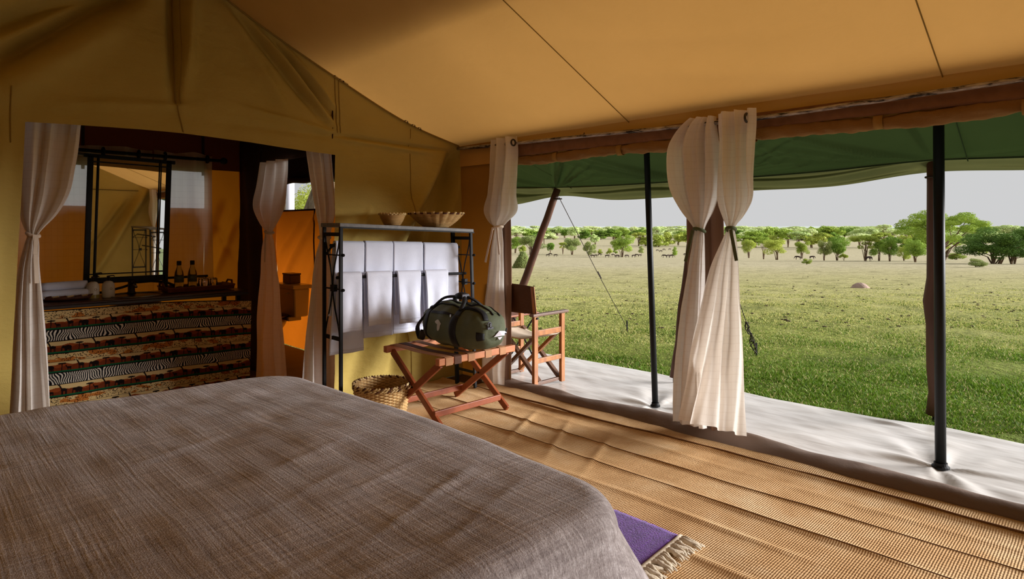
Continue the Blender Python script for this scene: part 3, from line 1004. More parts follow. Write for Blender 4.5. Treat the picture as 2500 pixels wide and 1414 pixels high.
rug = thing('sisal_matting', 'large golden brown woven sisal matting covering the tent floor', 'matting', (2.5, 1.5, 0))
def rug_z(X, Y):
    z = .010 + .005 * wnoise(X * .9 + .15 * Y, Y * .45, 81, 4)
    z = z + .005 * np.maximum(0, wnoise(X * .6 + .2 * Y, Y * .5 - X * .3, 82, 3))
    for (x0, a, w, sd) in ((3.30, .010, .013, 83), (3.04, .012, .02, 84), (2.77, .012, .022, 85), (2.45, .010, .02, 86), (3.52, .004, .03, 87)):
        c = x0 + .035 * wnoise(Y * .28, Y * 0, sd, 3) + .01 * np.sin(Y * 1.5)
        z = z + a * np.exp(-((X - c) / w)**2) * (.7 + .5 * wnoise(Y * .6, Y * 0, sd + 9, 2))
    for (y0, sl, a) in ((3.1, .5, .010), (2.75, .55, .009), (2.4, .4, .007)):
        z = z + a * np.exp(-((Y - y0 - sl * (X - 3.2)) / .03)**2) * np.exp(-((X - 3.2) / .3)**2)
    return np.maximum(z, .003)
def edge_x(y):
    return 3.70 + .03 * wnoise(y * .25, y * 0, 88, 3) + .02 * np.sin(y * 1.3)
U, V = np.meshgrid(np.linspace(0, 1, 300), np.linspace(0, 1, 560))
Y = YR + .05 + (YB - .08 - YR) * V
X = XL + .05 + (edge_x(Y) - XL - .05) * np.sqrt(U) if False else XL + .05 + (edge_x(Y) - XL - .05) * (1 - (1 - U)**1.6)
Z = rug_z(X, Y)
Z = Z + .014 * np.exp(-((edge_x(Y) - X) / .03)**2)
MB().npgrid(X, Y, Z).build('mat_length', M['sisal'], rug, smooth=True)
U, V = np.meshgrid(np.linspace(0, 1, 30), np.linspace(0, 1, 500))
Y = YR + .05 + (YB - .5 - YR) * V
x0 = edge_x(Y) - .02
X = x0 + (3.925 - x0) * U
Z = .004 + .020 * U**2 + .005 * np.sin(U * 3) + .004 * wnoise(Y * .8, U * .5, 89, 3) + .008 * np.maximum(0, wnoise(Y * 1.4, U * .3, 92, 2)) * U
MB().npgrid(X, Y, Z).build('mat_length', M['sisal'], rug, smooth=True)
ys = np.linspace(YR + .05, YB - .5, 300)
MB().tube([(float(edge_x(y)) + .004, y, .026 + .006 * float(wnoise(np.array(y * .9), np.array(0.), 90, 3))) for y in ys], .008, 6).build('edge_binding', M['sisal_edge'], rug, smooth=True)
for (x0, sd) in ((3.30, 83), (3.04, 84)):
    MB().tube([(x0 + .035 * float(wnoise(np.array(y * .28), np.array(0.), sd, 3)) + .01 * math.sin(y * 1.5), y,
                float(rug_z(np.array(x0 + .035 * float(wnoise(np.array(y * .28), np.array(0.), sd, 3)) + .01 * math.sin(y * 1.5)), np.array(y))) - .001) for y in ys], .0035, 5).build('joining_seam', M['sisal_edge'], rug)

# purple bedside rug with tassels
pr = thing('bedside_rug', 'small purple woven rug with a cream fringe beside the bed', 'rug', (2.2, 1.9, .02))
px0, px1, py0, py1 = 1.72, 2.54, 1.45, 2.35
U, V = np.meshgrid(np.linspace(0, 1, 40), np.linspace(0, 1, 40))
X = px0 + (px1 - px0) * U
Y = py0 + (py1 - py0) * V + .06 * (X - px1)
Z = .032 + .004 * np.sin(Y * 120) * .4 + .004 * wnoise(X, Y, 91, 3)
Z = np.maximum(Z, rug_z(X, Y) + .012)
MB().npgrid(X, Y, Z).build('pile', M['purple'], pr, smooth=True, solid=.012)
MB().tube([(x, py0 + .06 * (x - px1) - .006, .036) for x in np.linspace(px0, px1, 20)], .013, 8, flat=.6).build('fringe_heading', M['wool'], pr, smooth=True)
tm = None
for i in range(38):
    x = px0 + (px1 - px0) * (i + .5) / 38
    if tm is None:
        mb = MB()
        pts = [(0, 0, 0), (.003, -.02, .004), (-.003, -.045, 0), (.004, -.07, -.006), (.0, -.088, -.008)]
        mb.tube(pts, [.009, .011, .012, .010, .004], 7)
        mb.tube([(.006, -.06, -.004), (.012, -.085, -.008), (.014, -.1, -.01)], [.006, .005, .002], 5)
        mb.tube([(-.006, -.055, -.003), (-.013, -.08, -.007), (-.016, -.092, -.01)], [.006, .005, .002], 5)
        tm = bpy.data.meshes.new('tassel')
        tm.from_pydata(mb.v, [], mb.f)
        tm.polygons.foreach_set('use_smooth', [True] * len(tm.polygons))
        tm.materials.append(M['wool'])
    o = bpy.data.objects.new('tassel', tm)
    COL.objects.link(o)
    o.parent = pr
    o.location = (x - 2.2, py0 + .06 * (x - px1) - .012 - 1.9, .033 - .02)
    o.rotation_euler = (random.uniform(-.05, .05), 0, random.uniform(-.45, .75))
    s = random.uniform(.85, 1.15)
    o.scale = (s, s, 1)

# ------------------------------------------------------------ bed
bed = thing('bed', 'wide bed under a taupe slub woven bedspread in the foreground', 'bed', (.5, 2.3, 0))
BX0, BX1, BY0, BY1, BH = -.62, 1.655, 1.04, 3.49, .635
cx, cy = (BX0 + BX1) / 2, (BY0 + BY1) / 2
ha, hb = (BX1 - BX0) / 2, (BY1 - BY0) / 2
rc, er = .26, .10
def contour(s):
    """rounded rectangle: point and outward normal, s in 0..1"""
    L = [2 * (hb - rc), PI * rc / 2, 2 * (ha - rc), PI * rc / 2] * 2
    tot = sum(L)
    q = (s % 1.0) * tot
    segs = [((ha, -hb + rc), (0, 1), 0), ((ha - rc, hb - rc), 0, 1), ((ha - rc, hb), (-1, 0), 0), ((-ha + rc, hb - rc), PI / 2, 1),
            ((-ha, hb - rc), (0, -1), 0), ((-ha + rc, -hb + rc), PI, 1), ((-ha + rc, -hb), (1, 0), 0), ((ha - rc, -hb + rc), 1.5 * PI, 1)]
    for l, (p, d, arc) in zip(L, segs):
        if q <= l or (l, p) == (L[-1], segs[-1][0]):
            if arc:
                a = d + q / rc
                return (p[0] + rc * math.cos(a), p[1] + rc * math.sin(a)), (math.cos(a), math.sin(a))
            return (p[0] + d[0] * q, p[1] + d[1] * q), (d[1], -d[0])
        q -= l
NS = 420
cp = [contour(i / NS) for i in range(NS)]
PX = np.array([c[0][0] for c in cp]); PY = np.array([c[0][1] for c in cp])
NX = np.array([c[1][0] for c in cp]); NY = np.array([c[1][1] for c in cp])
rings = []
def top_z(x, y):
    z = BH + .018 - .02 * ((x - cx) / ha)**2 - .012 * ((y - cy) / hb)**2
    z = z + .004 * wnoise(x * .8, y * .8, 101, 4) + .009 * wnoise(x * .45 + .3, y * .5, 102, 2)
    lines = [(1.35, 1.55, .75, 1.35, .018, .012), (1.3, 1.75, .9, 1.65, .015, .010), (1.42, 1.38, .9, 1.2, .016, .010), (1.1, 1.25, .6, 1.28, .02, .010),
             (.55, 2.35, .95, 2.5, .03, .012), (.95, 2.5, 1.2, 2.45, .025, .010), (.2, 1.9, .5, 1.8, .02, .008), (.7, 1.7, 1.1, 1.85, .02, .009), (.1, 2.6, .4, 2.65, .03, .008),
             (.9, 2.0, 1.25, 2.1, .02, .008), (.5, 1.35, .9, 1.45, .018, .009), (1.15, 1.5, 1.45, 1.6, .012, .009), (1.1, 1.42, 1.4, 1.5, .012, .008)]
    return z + .22 * folds(x, y, lines) + .0035 * wnoise(x * 2.2 + y * .6, y * 1.5, 109, 3)
for k in np.linspace(0, 1, 110):
    f = k
    x = cx + (PX - NX * er) * f
    y = cy + (PY - NY * er) * f
    rings.append((x, y, top_z(x, y)))
tz = top_z(cx + (PX - NX * er), cy + (PY - NY * er))
for a in np.linspace(0, PI / 2, 12)[1:]:
    x = cx + PX - NX * er * (1 - math.sin(a))
    y = cy + PY - NY * er * (1 - math.sin(a))
    rings.append((x, y, tz - er * (1 - math.cos(a))))
sarr = np.arange(NS) / NS
_sw = np.mod(sarr - .979 + .5, 1.0) - .5                     # the near corner on the open side
corner = np.exp(-(_sw / .03)**2)
for t in np.linspace(0, 1, 34)[1:]:
    h = (BH - er - .03) * t
    out = .10 * t + .055 * t**1.4 * (np.sin(sarr * 2 * PI * 23 + 1.5 * np.sin(sarr * 2 * PI * 5)) + .4 * wnoise(sarr * 12, sarr * 0 + t * .2, 104, 3)) + .17 * corner * t - .05 * t * np.exp(-((_sw - .012) / .006)**2)
    x = cx + PX + NX * out
    y = cy + PY + NY * out
    z = (tz - er) - (tz - er - .012) * t
    rings.append((x, y, z))
mb = MB()
Xr = np.array([np.append(r[0], r[0][0]) for r in rings]); Yr = np.array([np.append(r[1], r[1][0]) for r in rings]); Zr = np.array([np.append(r[2], r[2][0]) for r in rings])
mb.npgrid(Xr, Yr, Zr)
mb.build('bedspread', M['slub'], bed, smooth=True)
MB().box((cx, cy, .43), (2 * ha - .30, 2 * hb - .30, .30)).build('mattress', M['terry'], bed, bevel=.04)
mb = MB()
mb.box((cx, cy, .25), (2 * ha - .34, 2 * hb - .34, .05))
mb.build('bed_frame', M['dark_wood'], bed)
for sx in (-1, 1):
    for sy in (-1, 1):
        MB().box((cx + sx * (ha - .25), cy + sy * (hb - .25), .122), (.08, .08, .215)).build('leg', M['dark_wood'], bed)

# ------------------------------------------------------------ curtains
def curtain(label, rows, plane, depth_n, pleats, tie_v=None, amp=.05, seed=0, group='tied cream curtains', mat='cream', tails=None, grommets=0,
            tie_mat='tie', nu=150, nv=130, zoff=0.0, wide=1.1, hem=True):
    """rows: (v, uleft, uright, fold depth) seen on the given plane; plane = ('x', X) or ('y', Y)"""
    fn = (lambda u, v: on_x(u, v, plane[1])) if plane[0] == 'x' else (lambda u, v: on_y(u, v, plane[1]))
    ax = 1 if plane[0] == 'x' else 0
    zs, cl, cr, am = [], [], [], []
    for v, ul, ur, a in rows:
        pl, pr_, pm = fn(ul, v), fn(ur, v), fn((ul + ur) / 2, v)
        zs.append(pm[2] + zoff); cl.append(pl[ax]); cr.append(pr_[ax]); am.append(a)
    zs, cl, cr, am = map(np.array, (zs, cl, cr, am))
    o_ = np.argsort(zs)
    zs, cl, cr, am = zs[o_], cl[o_], cr[o_], am[o_]
    zb, zt = zs[0], zs[-1]
    U, V = np.meshgrid(np.linspace(0, 1, nu), np.linspace(0, 1, nv))
    Z = zb + (zt - zb) * V
    L, Rr, A = smooth_interp(Z, zs, cl), smooth_interp(Z, zs, cr), np.interp(Z, zs, am)
    ph = seed * 1.3
    warp = U + .045 * np.sin(2 * PI * U * 1.5 + ph + Z * .8) * np.clip(1 - np.abs(2 * U - 1), 0, 1)
    al = L + (Rr - L) * warp
    drift = .30 * wnoise(U * .9, Z * .28, seed + 40, 3)
    fold = np.sin(2 * PI * (pleats * .72 * U + drift) + ph) + .38 * np.sin(2 * PI * (pleats * 1.5 * U + 1.6 * drift) + 1.7 * ph) + .22 * wnoise(U * 2.5, Z * .7, seed + 60, 3)
    dep = A * fold * .7 + .006 * wnoise(U * 2, Z * 1.6, seed + 200, 3)
    base = plane[1]
    if plane[0] == 'x':
        X, Y = base - dep, al
    else:
        X, Y = al, base - dep
    cxm = float((cl[-1] + cr[-1]) / 2)
    loc = (base, cxm, max(zb, 0)) if plane[0] == 'x' else (cxm, base, max(zb, 0))
    t = thing('curtain', label, 'curtain', loc, group)
    mb = MB()
    b0 = len(mb.v)
    mb.npgrid(X, Y, Z)
    for j in range(nv):
        for i in range(nu):
            mb.uv[b0 + j * nu + i] = (i / (nu - 1) * wide, float(Z[j, i]))
    mb.build('cloth', M[mat], t, smooth=True)
    if hem:
        Lb, Rb = cl[0], cr[0]
    if tie_v is not None:
        i = np.argmin(np.abs(np.array([r[0] for r in rows]) - tie_v))
        v, ul, ur, a = rows[i]
        pl, pr_ = fn(ul, v), fn(ur, v)
        zc = (pl[2] + pr_[2]) / 2 + zoff
        w = abs(pr_[ax] - pl[ax]) / 2
        c = (base, (pl[ax] + pr_[ax]) / 2, zc) if ax == 1 else ((pl[ax] + pr_[ax]) / 2, base, zc)
        rr = max(w * 1.08, .02)
        dr = a * 1.15 + .014
        mb = MB()
        mb.torus(c, 1.0, .011, 'z', 26, 8, sx=(dr if ax == 1 else rr), sy=(rr if ax == 1 else dr))
        # torus with unequal scale: rebuild the ring by hand for an even band
        mb = MB()
        ring = []
        for k in range(27):
            q = 2 * PI * k / 26
            e1, e2 = rr * math.cos(q), dr * math.sin(q)
            zq = zc + .012 * math.cos(q * 1.0 + seed)
            ring.append((c[0] + e2, c[1] + e1, zq) if ax == 1 else (c[0] + e1, c[1] + e2, zq))
        mb.tube(ring, .011, 8, caps=False)
        mb.build('tie_band', M[tie_mat], t, smooth=True)
        for (du, v1, u1) in (tails or []):
            p0 = Vector(fn(ul + (ur - ul) * du, v)); p1 = Vector(fn(u1, v1))
            off = Vector((-dr - .012, 0, zoff)) if ax == 1 else Vector((0, -dr - .012, zoff))
            p0, p1 = p0 + off, p1 + off * 1.25
            q = [p0, p0 * .8 + p1 * .2 + Vector((0, 0, -.005)), p0 * .4 + p1 * .6, p1]
            mb = MB()
            for k in range(3):
                up = (1, 0, 0) if ax == 1 else (0, 1, 0)
                mb.bar(q[k], q[k + 1], .022, .004, up)
            mb.build('tie_tail', M[tie_mat], t)
    for (gu, gv) in (grommets or []):
        p = fn(gu, gv)
        if ax == 1:
            mb = MB().torus((base - .03, p[1], p[2]), .026, .008, 'y', 22, 8)
            # ring around the rod
        else:
            mb = MB().torus((p[0], base - .03, p[2]), .026, .008, 'x', 22, 8)
        mb.build('grommet', M['grommet'], t, smooth=True)
    return t

# the pier: two curtains, the left one and the right one
curtain('cream curtain on the left side of the pier, ballooning above a green tie', [
    (286, 1690, 1742, .05), (300, 1672, 1742, .05), (340, 1642, 1746, .055), (410, 1636, 1752, .06), (470, 1648, 1750, .055), (520, 1672, 1735, .045), (548, 1690, 1722, .028),
    (562, 1697, 1718, .018), (580, 1694, 1718, .022), (650, 1682, 1717, .03), (750, 1667, 1716, .035), (900, 1652, 1716, .04), (1038, 1644, 1722, .035)],
    ('x', 3.845), 1, 3.4, 562, seed=1, grommets=None, tie_mat='green_tie', tails=[(.1, 638, 1684)], group='tied cream curtains on the open side')
curtain('cream curtain on the right side of the pier, hanging from a big eyelet', [
    (270, 1748, 1847, .045), (300, 1748, 1847, .045), (340, 1751, 1844, .05), (430, 1753, 1840, .05), (500, 1758, 1834, .05), (532, 1768, 1814, .035), (550, 1774, 1798, .024),
    (560, 1776, 1793, .018), (575, 1770, 1797, .02), (650, 1740, 1806, .03), (750, 1716, 1811, .04), (900, 1684, 1819, .05), (1045, 1656, 1823, .035)],
    ('x', 3.80), 1, 4.2, 560, seed=2, grommets=[(1828, 289)], tie_mat='green_tie', tails=[(.95, 636, 1808)], group='tied cream curtains on the open side')
curtain('cream curtain hanging in the tent corner beside the brown jamb, with long cream tails', [
    (336, 1198, 1262, .045), (360, 1196, 1266, .045), (400, 1194, 1264, .045), (470, 1188, 1256, .05), (525, 1181, 1252, .05), (545, 1194, 1232, .035), (556, 1206, 1224, .02),
    (566, 1204, 1224, .022), (600, 1198, 1225, .025), (680, 1188, 1227, .03), (780, 1178, 1229, .035), (934, 1173, 1228, .04)],
    ('x', 3.84), 1, 3.1, 556, seed=3, grommets=[(1259, 349)], tails=[(.35, 640, 1197), (.9, 621, 1231)], group='tied cream curtains on the open side')
# main doorway
curtain('long cream curtain tied at the left side of the washroom doorway', [
    (296, 60, 197, .05), (400, 50, 184, .055), (480, 45, 165, .055), (530, 50, 134, .045), (558, 60, 106, .03), (573, 67, 94, .022), (590, 62, 96, .025),
    (640, 48, 97, .03), (720, 36, 104, .04), (850, 26, 114, .05), (1120, 16, 122, .06)],
    ('y', 4.80), 1, 3.4, 573, seed=4, tails=[(.55, 690, 86), (.7, 620, 82)], group='tied curtains of the washroom doorway', zoff=.0)
curtain('cream curtain at the right side of the washroom doorway, behind the towel rack', [
    (368, 748, 806, .04), (450, 760, 812, .04), (520, 771, 815, .035), (565, 779, 806, .02), (580, 780, 804, .018), (620, 770, 806, .025),
    (750, 756, 815, .035), (900, 742, 830, .045), (1010, 738, 836, .045)],
    ('y', 4.78), 1, 3.3, 575, seed=5, tails=[(.6, 640, 796)], group='tied curtains of the washroom doorway')
curtain('brownish curtain tied in the dark toilet doorway, beyond the washroom partition', [
    (392, 642, 697, .035), (450, 633, 697, .035), (510, 624, 690, .035), (550, 640, 672, .022), (567, 651, 664, .014), (590, 646, 668, .02),
    (680, 640, 678, .025), (800, 632, 686, .03), (985, 630, 702, .04)],
    ('x', 2.485), 1, 3.6, 567, seed=6, mat='cream', tails=[(.6, 640, 660)], group='tied curtains of the washroom doorway')
curtain('cream curtain in the far corner of the tent, seen only in the mirror', [
    (336, 1198, 1262, .045), (470, 1188, 1256, .05), (556, 1206, 1224, .02), (680, 1188, 1227, .03), (934, 1173, 1228, .04)],
    ('x', 3.84), 1, 3.1, 556, seed=9, group='tied cream curtains on the open side').location.y -= 6.25
# window curtains in the wash room, unspaced eyelets on a black rod
def window_curtain(label, x0, x1, seed):
    zt, zb = 2.18, .80
    t = thing('curtain', label, 'curtain', ((x0 + x1) / 2, 6.52, zb), 'washroom window curtains')
    nu, nv = 140, 50
    U, V = np.meshgrid(np.linspace(0, 1, nu), np.linspace(0, 1, nv))
    X = x0 + (x1 - x0) * U + .01 * np.sin(V * 3 + seed) * U
    Z = zb + (zt - zb) * V + .012 * np.sin(U * 9 + seed) * V
    n = (x1 - x0) / .26
    Y = 6.50 + .028 * np.sin(2 * PI * n * U + seed * 1.1) + .006 * np.sin(2 * PI * n * 2.6 * U + V * 2)
    mb = MB().npgrid(X, Y, Z)
    for j in range(nv):
        for i in range(nu):
            mb.uv[j * nu + i] = (i / (nu - 1) * (x1 - x0) * 1.3, float(Z[j, i]))
    mb.build('cloth', M['cream_shade'], t, smooth=True)
    mb = MB()
    return t
window_curtain('sheer beige curtain behind the mirror, across the washroom window', .55, 1.70, 1)
window_curtain('narrow sheer beige curtain behind the water bottles', 1.72, 2.25, 2)
rod2 = thing('curtain_rod', 'black curtain rod with knob ends over the washroom window', 'curtain rod', (1.4, 6.49, 2.12))
MB().tube([(.5, 6.475, 2.135), (2.3, 6.475, 2.125)], .016, 10).build('rod_tube', M['black_iron'], rod2, smooth=True)
MB().ball((2.34, 6.475, 2.125), .035, 12, 8).build('knob', M['black_iron'], rod2, smooth=True)
MB().ball((.46, 6.475, 2.135), .035, 12, 8).build('knob', M['black_iron'], rod2, smooth=True)
for x in (1.30, 1.58, 1.80, 2.18):
    MB().torus((x, 6.468, 2.13), .033, .011, 'x', 18, 8).build('eyelet', M['black_iron'], rod2, smooth=True)

# ------------------------------------------------------------ iron towel rack
RX0, RX1, RYF, RYB = 2.325, 3.60, 4.12, 4.37
def tilt(x, z):
    """the rack stands a little lower at its right end"""
    return z * (1.0 - .031 * (x - RX0) / (RX1 - RX0))
def make_rack(label, name='towel_rack', group=None):
    t = thing(name, label, 'towel rack', ((RX0 + RX1) / 2, (RYF + RYB) / 2, 0), group)
    B = M['black_iron']
    HT = 1.485
    for x, spl in ((RX0, 0.0), (RX1, .055)):
        for y in (RYF, RYB):
            fx = x + spl
            MB().bar((fx, y, 0.012), (x, y, tilt(x, HT - .02)), .022 if not (x == RX1 and y == RYB) else .034, .022, (0, 1, 0)).build('post', B, t)
        for z, w in ((1.40, .028), (1.245, .009), (.99, .009), (.62, .028), (.16, .02)):
            xx = x + spl * (1 - z / 1.48)
            MB().bar((xx, RYF, tilt(x, z)), (xx, RYB, tilt(x, z)), .016, w).build('rung', B, t)
        for s in (1, -1):
            pts = []
            ym = (RYF + RYB) / 2
            for f in np.linspace(0, 1, 18):
                z = 1.39 - f * .76
                y = ym + s * (RYB - RYF) / 2 * .86 * (math.cos(PI * f) * .55 + .45 * math.cos(PI * f) ** 3 - .12 * math.sin(PI * 2 * f))
                pts.append((x + spl * (1 - z / 1.48), y, tilt(x, z)))
            MB().tube(pts, .0055, 6).build('scroll_bar', B, t, smooth=True)
        MB().box((x + spl * .33, (RYF + RYB) / 2 - .02, tilt(x, .995)), (.03, .05, .05)).build('bracket', B, t)
        for z in (1.245, .985):
            MB().ball((x + spl * .3 + .012, RYF - .016, tilt(x, z)), .012, 8, 6).build('bolt', B, t)
    mb = MB()
    for z0, z1, e in ((HT - .03, HT, 0),):
        vs = []
        for x in (RX0 - .02, RX1 + .02):
            for y in (RYF - .02, RYB + .02):
                for z in (z0, z1):
                    vs.append((x, y, tilt(x, z)))
        mb.add(vs, [(0, 1, 3, 2), (4, 6, 7, 5), (0, 4, 5, 1), (2, 3, 7, 6), (0, 2, 6, 4), (1, 5, 7, 3)])
    mb.build('shelf', M['grey_iron'], t, bevel=.004)
    MB().bar((RX0 - .02, RYF - .022, tilt(RX0, HT - .034)), (RX1 + .02, RYF - .022, tilt(RX1, HT - .034)), .008, .01).build('shelf_lip', B, t)
    MB().tube([(RX0, 4.28, tilt(RX0, 1.315)), (RX1, 4.28, tilt(RX1, 1.315))], .012, 8).build('towel_bar', B, t, smooth=True)
    MB().tube([(RX0, 4.185, tilt(RX0, 1.075)), (RX1, 4.185, tilt(RX1, 1.075))], .012, 8).build('towel_bar', B, t, smooth=True)
    for x in (RX0 + .02, RX1 - .02):
        MB().bar((x, 4.28, tilt(x, 1.315)), (x, RYB, tilt(x, 1.25)), .012, .012).build('bar_arm', B, t)
    return t
rack = make_rack('black iron rack with a grey top shelf, hung with white towels')

second = copy_tree(rack)
second.location = (3.60, -1.72, 0)
second.rotation_euler = (0, 0, PI / 2)
tag(second, 'second black iron rack by the open side, seen only in the mirror', 'towel rack', 'iron towel racks')

def towel(label, x0t, x1t, x0b, x1b, ybar, ztop, zb, seed, back, group):
    """a folded towel hung over a bar"""
    nu, nv = 36, 70
    U, V = np.meshgrid(np.linspace(0, 1, nu), np.linspace(0, 1, nv))
    lf, lb = ztop - zb, back
    r = .022
    tot = lf + PI * r + lb
    Sx = V * tot
    Y = np.where(Sx < lf, ybar - r, 0.0)
    Z = np.where(Sx < lf, zb + Sx, 0.0)
    a = (Sx - lf) / r
    on = (Sx >= lf) & (a <= PI)
    Y = np.where(on, ybar - r * np.cos(np.clip(a, 0, PI)), Y)
    Z = np.where(on, ztop + r * np.sin(np.clip(a, 0, PI)), Z)
    off = a > PI
    Y = np.where(off, ybar + r, Y)
    Z = np.where(off, ztop - (Sx - lf - PI * r), Z)
    f = np.clip((ztop - Z) / lf, 0, 1)
    xl, xr = x0t + (x0b - x0t) * f, x1t + (x1b - x1t) * f
    X = xl + (xr - xl) * U
    Z = Z - .031 * Z * (X - RX0) / (RX1 - RX0) * np.clip(1 - f * .2, 0, 1)
    wob = np.clip(f * 1.5, 0, 1) * (.009 * np.sin(U * PI * 3 + seed + f * 1.5) + .006 * wnoise(U * .9, V * 1.2, 300 + seed, 3))
    Y = Y - np.where(off, -np.abs(wob) * .3, wob + .006 * f)
    t = thing('towel', label, 'towel', (float((x0t + x1t) / 2), ybar, zb), group)
    mb = MB()
    mb.npgrid(X, Y, Z)
    mb.build('terry_cloth', M['terry'], t, smooth=True, solid=.014)
    hb = MB()
    j = 5
    for dz in (.03,):
        rowi = int(np.argmin(np.abs(Z[:, nu // 2] - (Z[0, nu // 2] + dz)) + np.where(Sx[:, 0] < lf, 0, 9)))
        hb.tube([(X[rowi, i] , Y[rowi, i] - .0075, Z[rowi, i]) for i in range(nu)], .0035, 5)
    hb.build('hem_stitch', M['terry'], t, smooth=True)
    return t
G1, G2 = 'bath towels on the upper bar', 'hand towels on the lower bar'
towel('long white bath towel on the upper bar, at the doorway end, reaching lowest', 2.36, 2.605, 2.30, 2.60, 4.28, 1.325, .485, 1, .55, G1)
towel('white bath towel on the upper bar, next to the longest one', 2.618, 2.872, 2.60, 2.865, 4.28, 1.33, .58, 2, .55, G1)
towel('white bath towel on the upper bar, below the small coiled bowl\'s right side', 2.882, 3.175, 2.875, 3.17, 4.28, 1.33, .585, 3, .55, G1)
towel('wide white bath towel on the upper bar, below the large shallow basket', 3.192, 3.565, 3.185, 3.56, 4.28, 1.325, .59, 4, .55, G1)
towel('white hand towel on the lower bar, closest to the washroom doorway', 2.345, 2.525, 2.325, 2.52, 4.185, 1.088, .665, 5, .34, G2)
towel('white hand towel on the lower bar, second from the washroom doorway', 2.572, 2.80, 2.578, 2.79, 4.185, 1.088, .69, 6, .34, G2)
towel('white hand towel on the lower bar, rising just behind the duffel bag\'s carry handle', 2.855, 3.085, 2.87, 3.08, 4.185, 1.088, .68, 7, .34, G2)
towel('white hand towel on the lower bar, at the corner end above the bag', 3.135, 3.375, 3.16, 3.37, 4.185, 1.088, .66, 8, .34, G2)

# ------------------------------------------------------------ baskets
def coil_bowl(name, label, c, R, H, rb, rows, rim_dark, scallop=0.0, n=96):
    t = thing(name, label, 'basket', c)
    prof_in, prof_out = [], []
    for j in range(rows * 4 + 1):
        f = j / (rows * 4)
        r = rb + (R - rb) * f**.72
        ring = .004 * math.sin(f * rows * 2 * PI)
        prof_out.append((r + ring, H * f))
    wob = (lambda a, j: scallop * abs(math.sin(a * 9)) * (j / (rows * 4)) - scallop / 2 + .0015 * math.sin(a * 48 + j * 1.6))
    MB().lathe(prof_out, c, n, wob=wob).build('coil_wall', M['reed'], t, smooth=True, solid=.008)
    MB().lathe([(0.001, 0.004), (rb * 1.05, .004)], c, n).build('base', M['reed'], t)
    m = 44
    for k in range(m):
        a0, a1 = 2 * PI * k / m, 2 * PI * (k + .86) / m
        pts = []
        for q in np.linspace(a0, a1, 4):
            rr = R + (wob(q, rows * 4)) + .002
            pts.append((c[0] + rr * math.cos(q), c[1] + rr * math.sin(q), c[2] + H + (.005 if k % 2 else -.002)))
        MB().tube(pts, .0085, 6).build('rim_stitch', M['reed_dark'] if (k % 2 == 0 and rim_dark) else M['reed_pale'], t, smooth=True)
    return t
z1 = tilt(2.865, 1.485); z2 = tilt(3.335, 1.485)
coil_bowl('coiled_bowl', 'small coiled straw bowl on top of the towel rack shelf', (2.865, 4.25, z1 + .006), .102, .088, .055, 11, False)
coil_bowl('shallow_basket', 'large shallow fluted basket with a dark stitched rim on the rack shelf', (3.335, 4.27, z2 + .006), .232, .118, .10, 12, True, .016, 144)

def wicker_bin():
    c = (2.59, 3.985, .012)
    t = thing('waste_basket', 'round woven reed waste basket with a dark plaited rim beside the luggage stand', 'basket', c)
    H, R0, R1 = .262, .175, .208
    ns, nr = 40, 24
    n = ns * 6
    def ring(j, sub):
        f = (j + sub) / nr
        return R0 + (R1 - R0) * f
    prof, par = [], []
    for j in range(nr):
        for sb, am in ((0.0, 0.0), (.25, 1.0), (.5, 1.2), (.75, 1.0)):
            prof.append((ring(j, sb), H * (j + sb) / nr))
            par.append(am * (1 if j % 2 else -1))
    prof.append((R1, H)); par.append(0)
    wob = lambda a, j: .0065 * par[j] * math.cos(a * ns / 2) + (.0012 if par[j] == 0 else 0) * -1
    MB().lathe(prof, c, n, wob=wob).build('weave', M['reed'], t, smooth=True, solid=.004)
    for k in range(ns):
        a = 2 * PI * (k + .5) / ns
        MB().bar((c[0] + R0 * math.cos(a), c[1] + R0 * math.sin(a), c[2]), (c[0] + R1 * math.cos(a), c[1] + R1 * math.sin(a), c[2] + H), .008, .004, (math.cos(a), math.sin(a), 0)).build('stake', M['reed_pale'], t)
    MB().lathe([(.001, .004), (R0, .004)], c, 40).build('base', M['reed'], t)
    for z, r in ((H + .002, .0082), (H - .018, .0055)):
        m = 60 if r > .007 else 48
        for k in range(m):
            a0, a1 = 2 * PI * k / m, 2 * PI * (k + 1.05) / m
            pts = []
            for i, q in enumerate(np.linspace(a0, a1, 4)):
                rr = R1 + .003 + (.003 if r < .007 else 0)
                pts.append((c[0] + rr * math.cos(q), c[1] + rr * math.sin(q), c[2] + z + (-.007 + .0047 * i)))
            MB().tube(pts, r * .9, 6).build('rim_plait', M['reed_dark'] if k % 3 == 0 else M['reed_pale'], t, smooth=True)
    return t
wicker_bin()

# ------------------------------------------------------------ folding luggage stand
LX0, LX1, LY0, LY1, LH = 2.685, 3.395, 3.43, 4.085, .50
ls = thing('luggage_stand', 'red brown folding wooden luggage stand with webbing straps under the duffel bag', 'luggage stand', ((LX0 + LX1) / 2, (LY0 + LY1) / 2, 0))
W_ = M['red_wood']
MB().bar((LX0, LY0, LH), (LX1 + .05, LY0, LH), .045, .05).build('top_rail', M['red_wood_light'], ls, bevel=.005)
MB().bar((LX0, LY1, LH), (LX1 + .05, LY1, LH), .045, .05).build('top_rail', M['red_wood_light'], ls, bevel=.005)
for x, dx in ((LX0 + .05, 0), (LX1 - .0, 0)):
    MB().bar((x - .014, LY0 + .01, LH - .02), (x - .014, LY1 - .02, .018), .026, .05, (0, 1, 0)).build('leg', W_, ls, bevel=.004)
    MB().bar((x + .014, LY1 - .01, LH - .02), (x + .014, LY0 + .03, .018), .026, .05, (0, 1, 0)).build('leg', W_, ls, bevel=.004)
    MB().tube([(x - .035, (LY0 + LY1) / 2 + .0, .262), (x + .035, (LY0 + LY1) / 2, .262)], .008, 8).build('pivot_bolt', M['black_iron'], ls)
